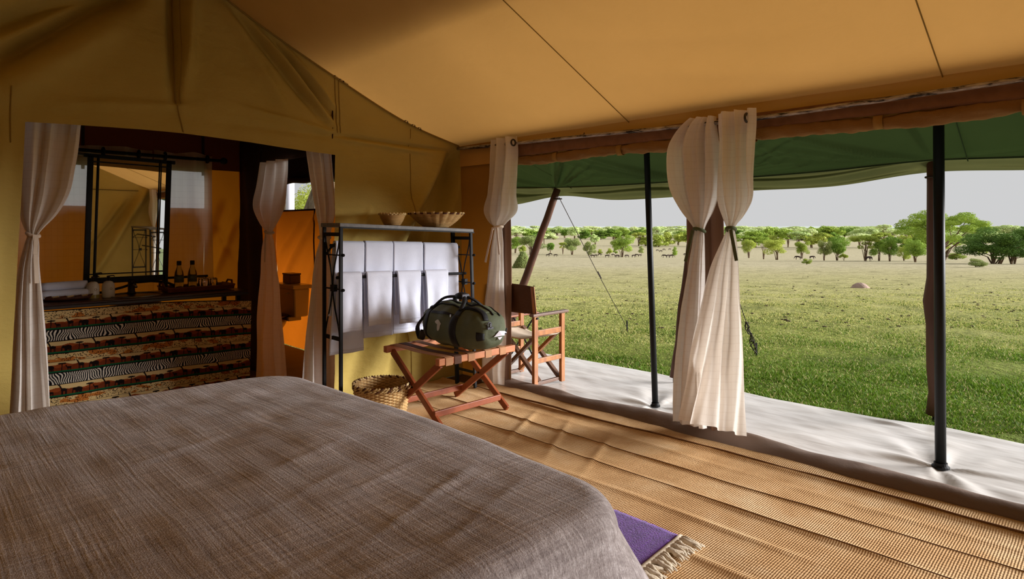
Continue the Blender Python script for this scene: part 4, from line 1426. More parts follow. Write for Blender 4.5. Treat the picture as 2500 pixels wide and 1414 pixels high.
MB().bar((LX0 + .05, LY0 + .10, .10), (LX1, LY0 + .10, .10), .022, .045).build('stretcher', W_, ls, bevel=.004)
MB().bar((LX0 + .05, LY1 - .10, .10), (LX1, LY1 - .10, .10), .022, .045).build('stretcher', W_, ls, bevel=.004)
for i, x in enumerate((LX0 + .09, LX0 + .17, LX0 + .30, LX0 + .47, LX0 + .62)):
    m_ = M['dark_strap'] if i == 1 else M['strap']
    mb = MB()
    U, V = np.meshgrid(np.linspace(-.032, .032, 3), np.linspace(0, 1, 30))
    path = [(LY0 - .026, LH - .03), (LY0 - .026, LH + .022), (LY0 - .01, LH + .029), (LY0 + .06, LH + .027), ((LY0 + LY1) / 2, LH + .018), (LY1 - .06, LH + .027), (LY1 + .01, LH + .029), (LY1 + .026, LH + .022), (LY1 + .026, LH - .03)]
    tt = np.linspace(0, 1, len(path))
    mb.npgrid(x + U, np.interp(V, tt, [p[0] for p in path]), np.interp(V, tt, [p[1] for p in path]))
    mb.build('strap', m_, ls, solid=.003)

# ------------------------------------------------------------ duffel bag
bc = (3.10, 3.635, LH + .034)
bag = thing('duffel_bag', 'olive green duffel bag with black webbing and a white continent print', 'bag', bc)
BL, BW, BHt = .365, .185, .33           # half length, half width, height
def bag_pt(y, a, inf=0.0):
    """y along the bag (-1 near end .. 1), a angle around"""
    s = (1 - abs(y)**3.2)**.42 if abs(y) < 1 else 0
    s = max(s, 0)
    ca, sa = math.cos(a), math.sin(a)
    pw = .78
    x = (BW + inf) * math.copysign(abs(ca)**pw, ca) * (.35 + .65 * s)
    zc = BHt * .5
    z = zc + (zc + inf) * math.copysign(abs(sa)**pw, sa) * (.30 + .70 * s)
    z = z - (1 - s) * .02
    # slump: lower and wider at the base, dents on top
    x *= 1.06 - .16 * (z / BHt - .3)
    if abs(y) > .999:
        pass
    wr = .006 * math.sin(y * 7 + a * 3) + .005 * math.sin(y * 15 - a * 2.3) + .004 * math.sin(a * 7 + y * 4)
    x += wr * ca
    z += wr * sa * .8 + (-.015 * math.exp(-((y + .35) / .2)**2) if sa > .5 else 0)
    return (bc[0] + x, bc[1] + y * BL, bc[2] + max(z, 0.0))
def bag_surface(mb, y0, y1, a0, a1, inf, ny, na):
    mb.grid(lambda s, t: bag_pt(y0 + (y1 - y0) * t, a0 + (a1 - a0) * s, inf), na, ny)
mb = MB()
ny, na = 60, 60
ysm = [math.copysign(1 - (1 - abs(q))**1.8, q) if True else q for q in np.linspace(-1, 1, ny)]
b = len(mb.v)
for q in ysm:
    for k in range(na):
        mb.v.append(bag_pt(q * .9999, 2 * PI * k / na))
for j in range(ny - 1):
    for k in range(na):
        k2 = (k + 1) % na
        mb.f.append((j * na + k, j * na + k2, (j + 1) * na + k2, (j + 1) * na + k))
for (ring0, sgn) in ((0, -1), ((ny - 1) * na, 1)):
    ring_ = [mb.v[ring0 + k] for k in range(na)]
    cxr, czr = sum(p[0] for p in ring_) / na, sum(p[2] for p in ring_) / na
    prev = ring0
    for q_, out_ in ((.72, .012), (.38, .018), (.08, .020)):
        nb = len(mb.v)
        for p in ring_:
            mb.v.append((cxr + (p[0] - cxr) * q_, p[1] + sgn * out_, czr + (p[2] - czr) * q_))
        for k in range(na):
            k2 = (k + 1) % na
            mb.f.append((prev + k, prev + k2, nb + k2, nb + k) if sgn > 0 else (nb + k, nb + k2, prev + k2, prev + k))
        prev = nb
    mb.f.append(tuple(prev + k for k in (range(na) if sgn < 0 else reversed(range(na)))))
mb.build('body', M['bag_green'], bag, smooth=True)
for yy, hw in ((-.30, .085), (.66, .085)):
    mb = MB()
    bag_surface(mb, yy - hw, yy + hw, -.25 * PI, 1.25 * PI, .005, 5, 60)
    mb.build('wrap_strap', M['bag_black'], bag, smooth=True, solid=.004)
# dark lower panel and top flap along the zip
mb = MB(); bag_surface(mb, -.86, .93, .36 * PI, .64 * PI, .004, 40, 12); mb.build('top_panel', M['bag_green'], bag, smooth=True, solid=.003)
mb = MB()
mb.tube([bag_pt(q, .5 * PI, .009) for q in np.linspace(-.93, .93, 30)], .006, 6)
mb.build('main_zip', M['bag_black'], bag)
mb = MB(); mb.tube([bag_pt(q, .36 * PI, .008) for q in np.linspace(-.93, .93, 30)], .005, 6); mb.build('piping', M['bag_black'], bag)
mb = MB(); mb.tube([bag_pt(q, .64 * PI, .008) for q in np.linspace(-.93, .93, 30)], .005, 6); mb.build('piping', M['bag_black'], bag)
mb = MB(); bag_surface(mb, -.20, .56, .80 * PI, .845 * PI, .005, 12, 4); pz = mb.build('pocket_zip', M['bag_black'], bag, smooth=True)
p = Vector(bag_pt(-.135, .825 * PI, .012))
MB().bar(p, p + Vector((-.004, -.004, -.018)), .012, .006).bar(p + Vector((-.004, -.004, -.02)), p + Vector((-.006, -.006, -.052)), .014, .004).build('zip_pull', M['zip'], pz)
# handles: from the two wrap straps up to the grip
for sd in (1, -1):
    pts = []
    ctrl = [bag_pt(.66, (.5 + .20 * sd) * PI, .008), (bc[0] - .055 * sd, bc[1] + .16, bc[2] + BHt + .035), (bc[0] - .02 * sd, bc[1] + .03, bc[2] + BHt + .052),
            (bc[0] - .02 * sd, bc[1] - .03, bc[2] + BHt + .05), (bc[0] - .06 * sd, bc[1] - .08, bc[2] + BHt + .02), bag_pt(-.30, (.5 + .20 * sd) * PI, .008)]
    tt = np.linspace(0, 1, len(ctrl))
    C_ = np.array(ctrl)
    Q = np.stack([smooth_interp(np.linspace(0, 1, 26), tt, C_[:, i]) for i in range(3)], 1)
    MB().tube([tuple(q) for q in Q], .017, 10, flat=.62).build('carry_handle', M['bag_black'], bag, smooth=True)
mb = MB()
mb.tube([(bc[0], bc[1] + .055, bc[2] + BHt + .052), (bc[0], bc[1] + .02, bc[2] + BHt + .058), (bc[0], bc[1] - .03, bc[2] + BHt + .054)], [.040, .046, .042], 14, flat=.62)
gr = mb.build('handle_grip', M['bag_black'], bag, smooth=True)
MB().box((bc[0] - .004, bc[1] - .0335, bc[2] + BHt + .05), (.072, .008, .044)).build('grip_patch', M['bag_grey'], gr, bevel=.004)
# strap from the top down to the buckle on the near end, haul loop and side tabs
ctrl = np.array([bag_pt(-.30, .56 * PI, .008), bag_pt(-.62, .60 * PI, .012), bag_pt(-.85, .62 * PI, .012), bag_pt(-.955, .70 * PI, .012)])
Q = np.stack([smooth_interp(np.linspace(0, 1, 14), np.linspace(0, 1, 4), ctrl[:, i]) for i in range(3)], 1)
MB().tube([tuple(q) for q in Q], .024, 8, flat=.22).build('shoulder_strap', M['bag_black'], bag, smooth=True)
e = Vector(Q[-1])
ymin = bc[1] - BL - .012
dr = MB()
dr.torus((e.x + .012, e.y - .02, e.z - .03), .019, .0045, 'y', 16, 6)
dr.box((e.x + .012, e.y - .028, e.z - .052), (.055, .012, .014))
dr.box((e.x + .012, e.y - .028, e.z - .036), (.012, .012, .03))
dr.build('buckle', M['bag_grey'], bag)
end_y = lambda a, r=0: 0
xe, ze = bc[0] - .02, bc[2] + .125
mb = MB(); bag_surface(mb, -.985, -.86, 1.0 * PI, 1.14 * PI, .005, 6, 6); mb.build('end_tab', M['bag_black'], bag, smooth=True, solid=.004)
tp = MB()
tp.add([(xe - .02, ymin - .012, ze - .004), (xe + .03, ymin - .016, ze + .036), (xe + .05, ymin - .024, ze + .0), (xe + .09, ymin - .012, ze + .028), (xe + .125, ymin + .004, ze + .010), (xe + .085, ymin - .012, ze - .004),
        (xe + .02, ymin - .008, ze - .012), (xe + .045, ymin - .006, ze - .034), (xe + .07, ymin - .008, ze - .012)],
       [(0, 1, 2), (1, 3, 2), (3, 4, 5, 2), (6, 7, 8)])
tp.build('paper_tag', M['paper'], bag, solid=.003)
MB().tube([(xe - .05, ymin + .03, ze), (xe + .02, ymin - .012, ze + .01), (xe + .1, ymin - .008, ze + .006), (xe + .17, ymin + .05, ze + .03)], .006, 6).build('haul_loop', M['bag_black'], bag, smooth=True)
# far shoulder strap hanging over the other end
ctrl = np.array([bag_pt(.66, .70 * PI, .01), (bc[0] - .13, bc[1] + .31, bc[2] + .22), (bc[0] - .14, bc[1] + .40, bc[2] + .12), (bc[0] - .12, bc[1] + .385, bc[2] + .02), bag_pt(.80, 1.1 * PI, .005)])
Q = np.stack([smooth_interp(np.linspace(0, 1, 22), np.linspace(0, 1, 5), ctrl[:, i]) for i in range(3)], 1)
MB().tube([tuple(q) for q in Q], .026, 8, flat=.25).build('shoulder_strap', M['bag_black'], bag, smooth=True)
# printed continent on the long side
AF = [(-.30, .62), (-.05, .78), (.18, .74), (.34, .60), (.44, .40), (.58, .22), (.50, .10), (.40, -.02), (.36, -.2), (.30, -.4), (.16, -.66), (.02, -.72), (-.08, -.5), (-.10, -.25), (-.06, -.05), (-.18, .10), (-.42, .12), (-.55, .30), (-.48, .48)]
mb = MB()
cpts = []
for (px, pz_) in AF:
    yy = .22 - px * .23
    aa = PI * (.99 - pz_ * .075)
    cpts.append(bag_pt(yy, aa, .004))
cen = bag_pt(.23, PI * .985, .0065)
vs = [cen] + cpts
mb.add(vs, [(0, i + 1, (i + 1) % len(AF) + 1) for i in range(len(AF))])
mb.build('printed_emblem', M['print_white'], bag, solid=.001)

# ------------------------------------------------------------ director's chair and camp table on the verandah
dc = thing('director_chair', 'wooden folding director chair with canvas seat on the verandah sheet', 'chair', (4.2, 4.0, 0))
cx0, cx1, cy0, cy1 = 4.02, 4.39, 3.73, 4.26
CW, CD = M['chair_wood'], M['chair_wood_dark']
zf = .016
for y in (cy0, cy1):
    MB().bar((cx0, y, zf), (cx0, y, .655), .032, .05, (1, 0, 0)).build('leg', CW, dc, bevel=.004)
    MB().bar((cx1, y, zf), (cx1, y, .655), .032, .05, (1, 0, 0)).build('leg', CW, dc, bevel=.004)
    MB().bar((cx0 - .05, y, .668), (cx1 + .07, y, .668), .055, .026).build('armrest', CD, dc, bevel=.006)
    MB().bar((cx0, y, .505), (cx1, y, .505), .024, .05).build('seat_rail', CW, dc, bevel=.004)
    MB().bar((cx0, y, .255), (cx1, y, .255), .024, .045).build('side_rail', CW, dc, bevel=.004)
    MB().bar((cx0 + .015, y, .55), (cx0 - .035, y, .925), .03, .026, (1, 0, 0)).build('back_post', CW, dc, bevel=.004)
    MB().tube([(cx0 + .01, y - .028, .64), (cx0 + .01, y + .028, .64)], .01, 8).build('pivot_bolt', M['black_iron'], dc)
for x in (cx0 + .055, cx1 - .04):
    MB().bar((x, cy0 + .03, .475), (x, cy1 - .02, .05), .03, .045, (1, 0, 0)).build('cross_leg', CD if x < 4.1 else CW, dc, bevel=.004)
    MB().bar((x + .03, cy1 - .03, .475), (x + .03, cy0 + .02, .05), .03, .045, (1, 0, 0)).build('cross_leg', CD, dc, bevel=.004)
MB().bar((cx0 + .04, cy0 + .02, .045), (cx1 - .01, cy0 + .02, .045), .03, .03).build('foot_rail', CD, dc, bevel=.004)
MB().bar((cx0 + .04, cy1 - .02, .045), (cx1 - .01, cy1 - .02, .045), .03, .03).build('foot_rail', CD, dc, bevel=.004)
U, V = np.meshgrid(np.linspace(0, 1, 20), np.linspace(0, 1, 24))
MB().npgrid(cx0 + .02 + (cx1 - cx0 - .03) * U, cy0 + (cy1 - cy0) * V, .482 - .055 * np.sin(PI * V)**.8 + .01 * np.sin(U * 6)).build('seat', M['seat_canvas'], dc, smooth=True, solid=.006)
U, V = np.meshgrid(np.linspace(0, 1, 20), np.linspace(0, 1, 24))
Zb = .68 + .245 * U + .02 * np.sin(PI * V) * (U - .3)
MB().npgrid(cx0 - .004 - .035 * U - .010 * np.sin(PI * V), cy0 - .02 + (cy1 - cy0 + .04) * V, Zb).build('backrest', M['back_canvas'], dc, smooth=True, solid=.010)

ct = thing('camp_table', 'small folding camp table with thin black metal legs behind the director chair', 'table', (4.72, 4.75, 0))
MB().box((4.72, 4.75, .52), (.48, .42, .02)).build('table_top', M['tray_wood'], ct, bevel=.004)
for sx in (-1, 1):
    MB().tube([(4.72 + sx * .21, 4.56, .51), (4.72 + sx * .21, 4.94, .014)], .009, 8).build('leg', M['black_iron'], ct)
    MB().tube([(4.72 + sx * .19, 4.94, .51), (4.72 + sx * .19, 4.56, .014)], .009, 8).build('leg', M['black_iron'], ct)
MB().tube([(4.51, 4.56, .30), (4.93, 4.56, .30)], .006, 6).build('cross_bar', M['black_iron'], ct)
MB().tube([(4.51, 4.94, .22), (4.93, 4.94, .22)], .006, 6).build('cross_bar', M['black_iron'], ct)

# ------------------------------------------------------------ wash stand
VX0, VX1, VYF, VYB, VZ = .35, 2.30, 5.75, 6.30, .872
vs_ = thing('wash_stand', 'long dark wooden wash stand counter with an iron frame in the washroom', 'wash stand', ((VX0 + VX1) / 2, (VYF + VYB) / 2, 0))
tb = MB()
cxb, cyb = 1.44, 6.0
tb.box(((VX0 + VX1) / 2, (VYF + VYB) / 2, VZ - .015), (VX1 - VX0, VYB - VYF, .03))
tb.build('counter', M['dark_wood'], vs_, bevel=.006)
MB().bar((VX0, VYF - .012, VZ - .028), (VX1, VYF - .012, VZ - .028), .022, .026).build('front_rail', M['counter_edge'], vs_, bevel=.005)
for x in (VX0 + .05, VX1 - .04):
    for y in (VYF + .15, VYB - .05):
        MB().bar((x, y, .004), (x, y, VZ - .03), .035, .035, (0, 1, 0)).build('leg', M['black_iron'], vs_)
MB().bar((VX0, VYB - .02, .985), (2.12, VYB - .02, .985), .016, .022).build('back_rail', M['counter_edge'], vs_)
for x in (VX0 + .02, 1.12, 2.1):
    MB().bar((x, VYB - .02, VZ), (x, VYB - .02, .985), .016, .016, (0, 1, 0)).build('rail_post', M['counter_edge'], vs_)
prof = [(.21, 0.0), (.20, -.03), (.17, -.075), (.11, -.115), (.05, -.13), (.001, -.132)]
MB().lathe([(.225, .004)] + prof, (cxb, cyb, VZ - .03 + .004), 36).build('basin', M['steel'], vs_, smooth=True)
MB().torus((cxb, cyb, VZ + .003), .205, .008, 'z', 36, 6).build('basin_rim', M['steel'], vs_, smooth=True)

tap = thing('tap', 'dark upright pillar tap standing behind the basin', 'tap', (1.45, 6.17, VZ))
MB().lathe([(.034, 0.001), (.034, .012), (.028, .02), (.027, .10), (.031, .112), (.022, .125), (.001, .128)], (1.45, 6.17, VZ), 16).build('body', M['dark_plastic'], tap, smooth=True)
MB().tube([(1.45, 6.16, VZ + .075), (1.46, 6.10, VZ + .085), (1.46, 6.06, VZ + .065)], .012, 8).build('spout', M['steel'], tap, smooth=True)
hs = thing('water_hose', 'dark flexible hose running along the counter past the tap', 'hose', (1.5, 6.22, VZ))
MB().tube([(1.10, 6.235, VZ + .014), (1.25, 6.24, VZ + .02), (1.40, 6.235, VZ + .055), (1.5, 6.235, VZ + .09), (1.62, 6.235, VZ + .095), (1.74, 6.235, VZ + .08), (1.84, 6.235, VZ + .03), (1.86, 6.235, VZ + .012)], .011, 8).build('hose_tube', M['dark_plastic'], hs, smooth=True)

# animal print skirt: printed bands painted as vertex colours
def skirt():
    t = thing('vanity_skirt', 'cloth skirt with printed bands of zebra, leopard and animal silhouettes below the counter', 'curtain', (1.35, VYF + .05, 0))
    W, zt, zb = VX1 + .04 - .62, .815, .035
    nu, nv = 880, 290
    U, V = np.meshgrid(np.linspace(0, 1, nu), np.linspace(0, 1, nv))
    X = .62 + W * U
    top = zt - .045 * np.clip((U - .55) / .45, 0, 1)**1.3
    Zm = zb + (zt - zb) * V                       # cloth coordinate (print)
    Z = zb + (top - zb) * V
    Y = VYF + .035 + .012 * np.sin(U * 21 + V * .8) * (1.1 - .6 * V) + .006 * wnoise(U * 3, V, 401, 3) + .03 * (1 - V)
    x, h = X, zt - Zm                             # h: distance down from the top hem
    rg = np.random.default_rng(3)
    bands = []
    y = 0.0
    for k in range(3):
        bands += [('leo', y, y + .060), ('land', y + .060, y + .145), ('zeb', y + .150, y + .232), ('land', y + .236, y + .330)]
        y += .335
    Cc = np.zeros((nv, nu, 3))
    cream = np.array(S(226, 194, 134)); brown = np.array(S(116, 48, 18)); dark = np.array(S(26, 11, 7)); green = np.array(S(12, 92, 52))
    rust = np.array(S(196, 118, 50)); white = np.array(S(226, 214, 196)); black = np.array(S(18, 12, 16))
    Cc[:] = dark
    # leopard cells
    pn = 11000
    qx, qy = rg.uniform(0, W, pn), rg.uniform(0, 1.0, pn)
    lx = X - .62
    spots = np.zeros((nv, nu))
    dx_ = W / (nu - 1)
    for i in range(pn):
        r = rg.uniform(.0024, .0042)
        iu0, iu1 = int(max(0, (qx[i] - r * 1.6) / dx_)), int(min(nu, (qx[i] + r * 1.6) / dx_ + 2))
        dz_ = (zt - zb) / (nv - 1)
        zc = zt - qy[i]
        iv0, iv1 = int((zc - r * 1.6 - zb) / dz_), int((zc + r * 1.6 - zb) / dz_ + 2)
        iv0, iv1 = max(iv0, 0), min(iv1, nv)
        if iu0 >= iu1 or iv0 >= iv1: continue
        a = rg.uniform(0, PI)
        ddx = lx[iv0:iv1, iu0:iu1] - qx[i]; ddz = Zm[iv0:iv1, iu0:iu1] - zc
        ex, ez = ddx * math.cos(a) + ddz * math.sin(a), -ddx * math.sin(a) + ddz * math.cos(a)
        spots[iv0:iv1, iu0:iu1] = np.maximum(spots[iv0:iv1, iu0:iu1], ((ex / (r * 1.4))**2 + (ez / (r * .7))**2 < 1))
    blot = wnoise(lx * 4, Zm * 8, 402, 4)
    leo = np.where((blot > .25)[..., None], rust, cream)
    leo = np.where((spots > 0)[..., None], np.array(S(52, 26, 12)), leo)
    phz = lx * 62 + .7 * np.sin(lx * 16.5)
    def ell(px, pz, cx_, cz_, a, b):
        return ((px - cx_) / a)**2 + ((pz - cz_) / b)**2 < 1
    def quad(px, pz, x0, z0, x1, z1, w):
        dx, dz = x1 - x0, z1 - z0
        L = math.hypot(dx, dz)
        tq = np.clip(((px - x0) * dx + (pz - z0) * dz) / L**2, 0, 1)
        return np.hypot(px - x0 - tq * dx, pz - z0 - tq * dz) < w
    li = 0
    for kind, h0, h1 in bands:
        inb = (h >= h0) & (h < h1)
        if not inb.any(): continue
        f = (h - h0) / (h1 - h0)                 # 0 top .. 1 bottom
        if kind == 'leo':
            Cc = np.where(inb[..., None], leo, Cc)
        elif kind == 'zeb':
            pz = phz + h0 * 40 + (1.9 * np.sin(lx * 26 + h0 * 9) + .9 * np.sin(lx * 47 + h0)) * (f - .5) + .45 * np.sin(lx * 31 + 2) * np.sin(f * PI * 2)
            zz_ = np.sin(pz * 2 * PI) > -.15
            Cc = np.where(inb[..., None], np.where(zz_[..., None], black, white), Cc)
        else:
            hgt = h1 - h0
            pz = (h1 - h)                          # height above the band's foot
            hill1 = .060 + .007 * np.sin(lx * 21 + li) + .004 * np.sin(lx * 57 + li * 2)
            hill2 = .048 + .008 * np.sin(lx * 27 + 2 + li) + .004 * np.sin(lx * 71)
            c = np.broadcast_to(cream, Cc.shape).copy()
            c[pz < hill1] = np.array(S(150, 70, 28))
            c[pz < hill2] = brown
            sil = np.zeros((nv, nu), bool)
            per = .29
            off = (li * .11) % per
            xx = np.mod(lx + off, per) * .8
            pz_full = pz
            pz = pz * .82
            g0 = .012
            # giraffe
            sil |= ell(xx, pz, .030, .040, .016, .010) | quad(xx, pz, .020, .044, .006, .074, .0040) | quad(xx, pz, .006, .074, -.003 + .004, .071, .0028)
            for lg in (.019, .024, .038, .043):
                sil |= quad(xx, pz, lg, .036, lg, g0, .0020)
            # elephant
            sil |= ell(xx, pz, .105, .034, .021, .014) | ell(xx, pz, .083, .038, .009, .009) | quad(xx, pz, .076, .036, .074, .014, .0026)
            for lg in (.092, .100, .112, .120):
                sil |= quad(xx, pz, lg, .03, lg, g0, .0038)
            # acacia
            sil |= ell(xx, pz, .165, .056, .022, .0055) | quad(xx, pz, .165, .054, .163, g0, .0022)
            # gazelle / zebra
            sil |= ell(xx, pz, .200, .028, .012, .007) | quad(xx, pz, .190, .031, .184, .043, .003)
            for lg in (.192, .197, .205, .210):
                sil |= quad(xx, pz, lg, .026, lg, g0, .0016)
            c[sil] = dark
            pz = pz_full
            c[pz < .014] = green
            c[pz < .003] = black
            c[(pz > hgt - .003)] = dark
            Cc = np.where(inb[..., None], c, Cc)
            li += 1
    mb = MB().npgrid(X, Y, Z)
    g = NG('printed_cotton')
    at = g.n('VertexColor', layer_name='print')
    mat = g.surf(at.outputs['Color'], .85, 0, .15)
    o = mb.build('printed_cloth', mat, t, smooth=True)
    ca = o.data.color_attributes.new('print', 'FLOAT_COLOR', 'POINT')
    ca.data.foreach_set('color', np.concatenate([Cc.reshape(-1, 3), np.ones((nu * nv, 1))], 1).astype(np.float32).ravel())
    MB().tube([(.62 + W * u, VYF + .03, (zt - .045 * max(0, (u - .55) / .45)**1.3)) for u in np.linspace(0, 1, 30)], .004, 6).build('top_hem', M['black_iron'], t)
skirt()

# mirror on its iron stand
MX0, MX1, MZ0, MZ1, MY = 1.135, 1.735, 1.0, 2.06, 6.18
mr = thing('mirror', 'tall mirror in a black iron frame standing on the wash stand', 'mirror', ((MX0 + MX1) / 2, MY, VZ))
sl = lambda x, z: (x + (z - 1.5) * .030, MY, z)
Bk = M['black_iron']
MB().bar(sl(MX0, VZ + .004), sl(MX0, MZ1), .042, .03, (0, 1, 0)).build('frame_upright', Bk, mr, bevel=.004)
MB().bar(sl(MX1, VZ + .004), sl(MX1, MZ1), .042, .03, (0, 1, 0)).build('frame_upright', Bk, mr, bevel=.004)
MB().bar(sl(MX0 - .05, MZ1), sl(MX1 + .05, MZ1 - .015), .03, .032).build('frame_top', Bk, mr, bevel=.004)
MB().bar(sl(MX0, MZ0), sl(MX1, MZ0), .03, .05).build('frame_bottom', Bk, mr, bevel=.004)
MB().bar(sl(MX0 - .10, MZ1 + .01), sl(MX0 - .03, MZ1 + .005), .02, .02).build('frame_finial', M['grommet'], mr)
a_, b_, c_, d_ = sl(MX0, MZ0), sl(MX1, MZ0), sl(MX1, MZ1), sl(MX0, MZ1)
vs = []
for y in (MY - .004, MY + .006):
    vs += [(p[0], y, p[2]) for p in (a_, b_, c_, d_)]
mb = MB(); mb.add(vs, [(0, 1, 2, 3), (7, 6, 5, 4), (0, 4, 5, 1), (1, 5, 6, 2), (2, 6, 7, 3), (3, 7, 4, 0)])
mb.build('mirror_glass', M['mirror'], mr)
for dx in (.055, .53):
    p0, p1 = sl(MX0 + dx, MZ0), sl(MX0 + dx, MZ1)
    MB().bar((p0[0], MY - .03, p0[2]), (p1[0], MY - .03, p1[2]), .010, .008, (0, 1, 0)).build('wire_bar', Bk, mr)
p0, p1 = sl(MX0, MZ0 + .055), sl(MX1, MZ0 + .055)
MB().bar((p0[0], MY - .03, p0[2]), (p1[0], MY - .03, p1[2]), .008, .007).build('wire_bar', Bk, mr)
p0, p1 = sl(MX0, MZ1 - .05), sl(MX1, MZ1 - .06)
MB().bar((p0[0], MY - .03, p0[2]), (p1[0], MY - .03, p1[2]), .008, .007).build('wire_bar', Bk, mr)

# things on the counter
tr = thing('wicker_tray', 'dark wicker tray under the rolled white towels', 'tray', (.97, 6.02, VZ))
MB().lathe([(.001, .003), (.13, .003), (.155, .012), (.165, .034), (.158, .034), (.148, .014), (.12, .009), (.001, .009)], (.97, 6.02, VZ), 40, sx=1.25, sy=.8).build('weave', M['reed_dark'], tr, smooth=True)
for i in range(26):
    a = 2 * PI * i / 26
    MB().tube([(.97 + .163 * 1.25 * math.cos(a), 6.02 + .163 * .8 * math.sin(a), VZ + .034), (.97 + .165 * 1.25 * math.cos(a + .2), 6.02 + .165 * .8 * math.sin(a + .2), VZ + .040)], .006, 5).build('rim_stitch', M['reed'] if i % 2 else M['reed_dark'], tr)
def rolled_towel(label, a, b, r):
    a, b = Vector(a), Vector(b)
    t = thing('rolled_towel', label, 'towel', tuple((a + b) / 2 - Vector((0, 0, r))), 'rolled towels on the wash stand')
    rs = [r * .93] + [r] * 6 + [r * .93]
    pts = [a + (b - a) * f for f in np.linspace(0, 1, 8)]
    MB().tube(pts, rs, 20).build('roll', M['terry'], t, smooth=True)
    d = (b - a).normalized()
    x = d.cross(Vector((0, 0, 1))).normalized()
    sp = [b + d * .003 + (x * math.cos(q) + Vector((0, 0, 1)) * math.sin(q)) * (r * .88 * (1 - q / (5.2 * PI))) for q in np.linspace(0, 4.6 * PI, 60)]
    MB().tube(sp, .005, 5).build('spiral_edge', M['terry'], t, smooth=True)
rolled_towel('rolled white towel lying at the front of the wicker tray', (.78, 5.97, VZ + .048), (1.09, 5.965, VZ + .050), .036)
rolled_towel('rolled white towel lying at the back of the wicker tray', (.78, 6.06, VZ + .048), (1.10, 6.055, VZ + .050), .036)
rolled_towel('rolled white towel lying on top of the other two', (.79, 6.015, VZ + .108), (1.09, 6.01, VZ + .114), .036)

def dispenser(label, x, y, tint):
    t = thing('soap_dispenser', label, 'soap dispenser', (x, y, VZ), 'domed ceramic dispensers')
    MB().lathe([(.001, .001), (.044, .001), (.046, .006), (.046, .09), (.042, .112), (.030, .13), (.012, .138), (.001, .139)], (x, y, VZ), 28).build('body', M['white_pot'], t, smooth=True)
    MB().lathe([(.009, .137), (.009, .165), (.012, .168), (.012, .18), (.001, .182)], (x, y, VZ), 12).build('pump_neck', M['dark_plastic'], t, smooth=True)
    MB().tube([(x, y, VZ + .178), (x + .035, y - .01, VZ + .180), (x + .042, y - .012, VZ + .172)], .005, 6).build('nozzle', M['dark_plastic'], t)
    MB().torus((x + .010, y - .0455, VZ + .075), .008, .0014, 'y', 14, 5).build('printed_mark', M['seam'], t)
    if tint:
        MB().lathe([(.0466, .002), (.0468, .03), (.0466, .032)], (x, y, VZ), 28, wob=lambda a, j: 0).build('liquid_band', M['liquid'], t, smooth=True)
M['liquid'] = simple('yellow_liquid', S(150, 130, 50), rough=.3)
dispenser('white domed soap dispenser touching the rolled towels, yellow liquid in its base', 1.128, 5.97, True)
dispenser('white domed soap dispenser farther from the rolled towels, all white', 1.235, 5.965, False)

ty = thing('serving_tray', 'brown wooden serving tray holding bottles and upturned glasses', 'tray', (1.98, 6.1, VZ))
tx0, tx1, ty0, ty1 = 1.70, 2.22, 5.95, 6.23
MB().box(((tx0 + tx1) / 2, (ty0 + ty1) / 2, VZ + .009), (tx1 - tx0, ty1 - ty0, .012)).build('tray_base', M['tray_wood'], ty)
for y, s in ((ty0, -1), (ty1, 1)):
    MB().bar((tx0 - .02, y + s * .012, VZ + .026), (tx1 + .02, y + s * .012, VZ + .026), .012, .042, (0, s * .45, 1)).build('tray_side', M['tray_wood'], ty)
for x, s in ((tx0, -1), (tx1, 1)):
    MB().bar((x + s * .014, ty0 - .015, VZ + .03), (x + s * .014, ty1 + .015, VZ + .03), .012, .05, (s * .6, 0, 1)).build('tray_end', M['tray_wood'], ty)
    MB().tube([(x + s * .03, ty0 + .07, VZ + .05), (x + s * .036, ty0 + .09, VZ + .078), (x + s * .036, ty1 - .09, VZ + .078), (x + s * .03, ty1 - .07, VZ + .05)], .009, 8).build('handle', M['tray_wood'], ty, smooth=True)
def bottle(label, x, y):
    z = VZ + .016
    t = thing('water_bottle', label, 'bottle', (x, y, z), 'glass water bottles on the tray')
    MB().lathe([(.001, 0.0), (.036, 0.0), (.039, .006), (.039, .125), (.034, .155), (.020, .195), (.017, .215), (.017, .225)], (x, y, z), 24).build('glass', M['bottle'], t, smooth=True)
    MB().lathe([(.0185, .216), (.0195, .218), (.0195, .252), (.017, .256), (.001, .256)], (x, y, z), 18).build('cap', M['bag_black'], t, smooth=True)
    MB().lathe([(.0394, .060), (.0397, .061), (.0397, .118), (.0394, .119)], (x, y, z), 24, wob=lambda a, j: 0).build('label_band', M['label'], t, smooth=True)
M['label'] = simple('bottle_label', S(96, 104, 84), S(60, 70, 56), 40, (1, 1, 3), rough=.6)
bottle('glass water bottle with a black cap on the tray, nearer the mirror', 1.83, 6.16)
bottle('glass water bottle with a black cap on the tray, nearer the upturned glasses', 1.945, 6.165)
def glass(x, y, label):
    z = VZ + .016
    t = thing('tumbler', label, 'glass', (x, y, z), 'upturned glasses on the serving tray')
    MB().lathe([(.034, .0), (.036, .0), (.0315, .088), (.029, .092), (.001, .092), (.001, .084), (.0275, .083), (.034, .0)], (x, y, z), 20, wob=lambda a, j: 0).build('glass', M['tumbler'], t, smooth=True)
glass(2.03, 6.08, 'clear upturned glass at the front of the tray, nearer the bottles')
glass(2.105, 6.08, 'clear upturned glass at the front of the tray, nearer the end handle')
glass(2.03, 6.165, 'clear upturned glass at the back of the tray, nearer the bottles')
glass(2.11, 6.165, 'clear upturned glass at the back of the tray, nearer the end handle')

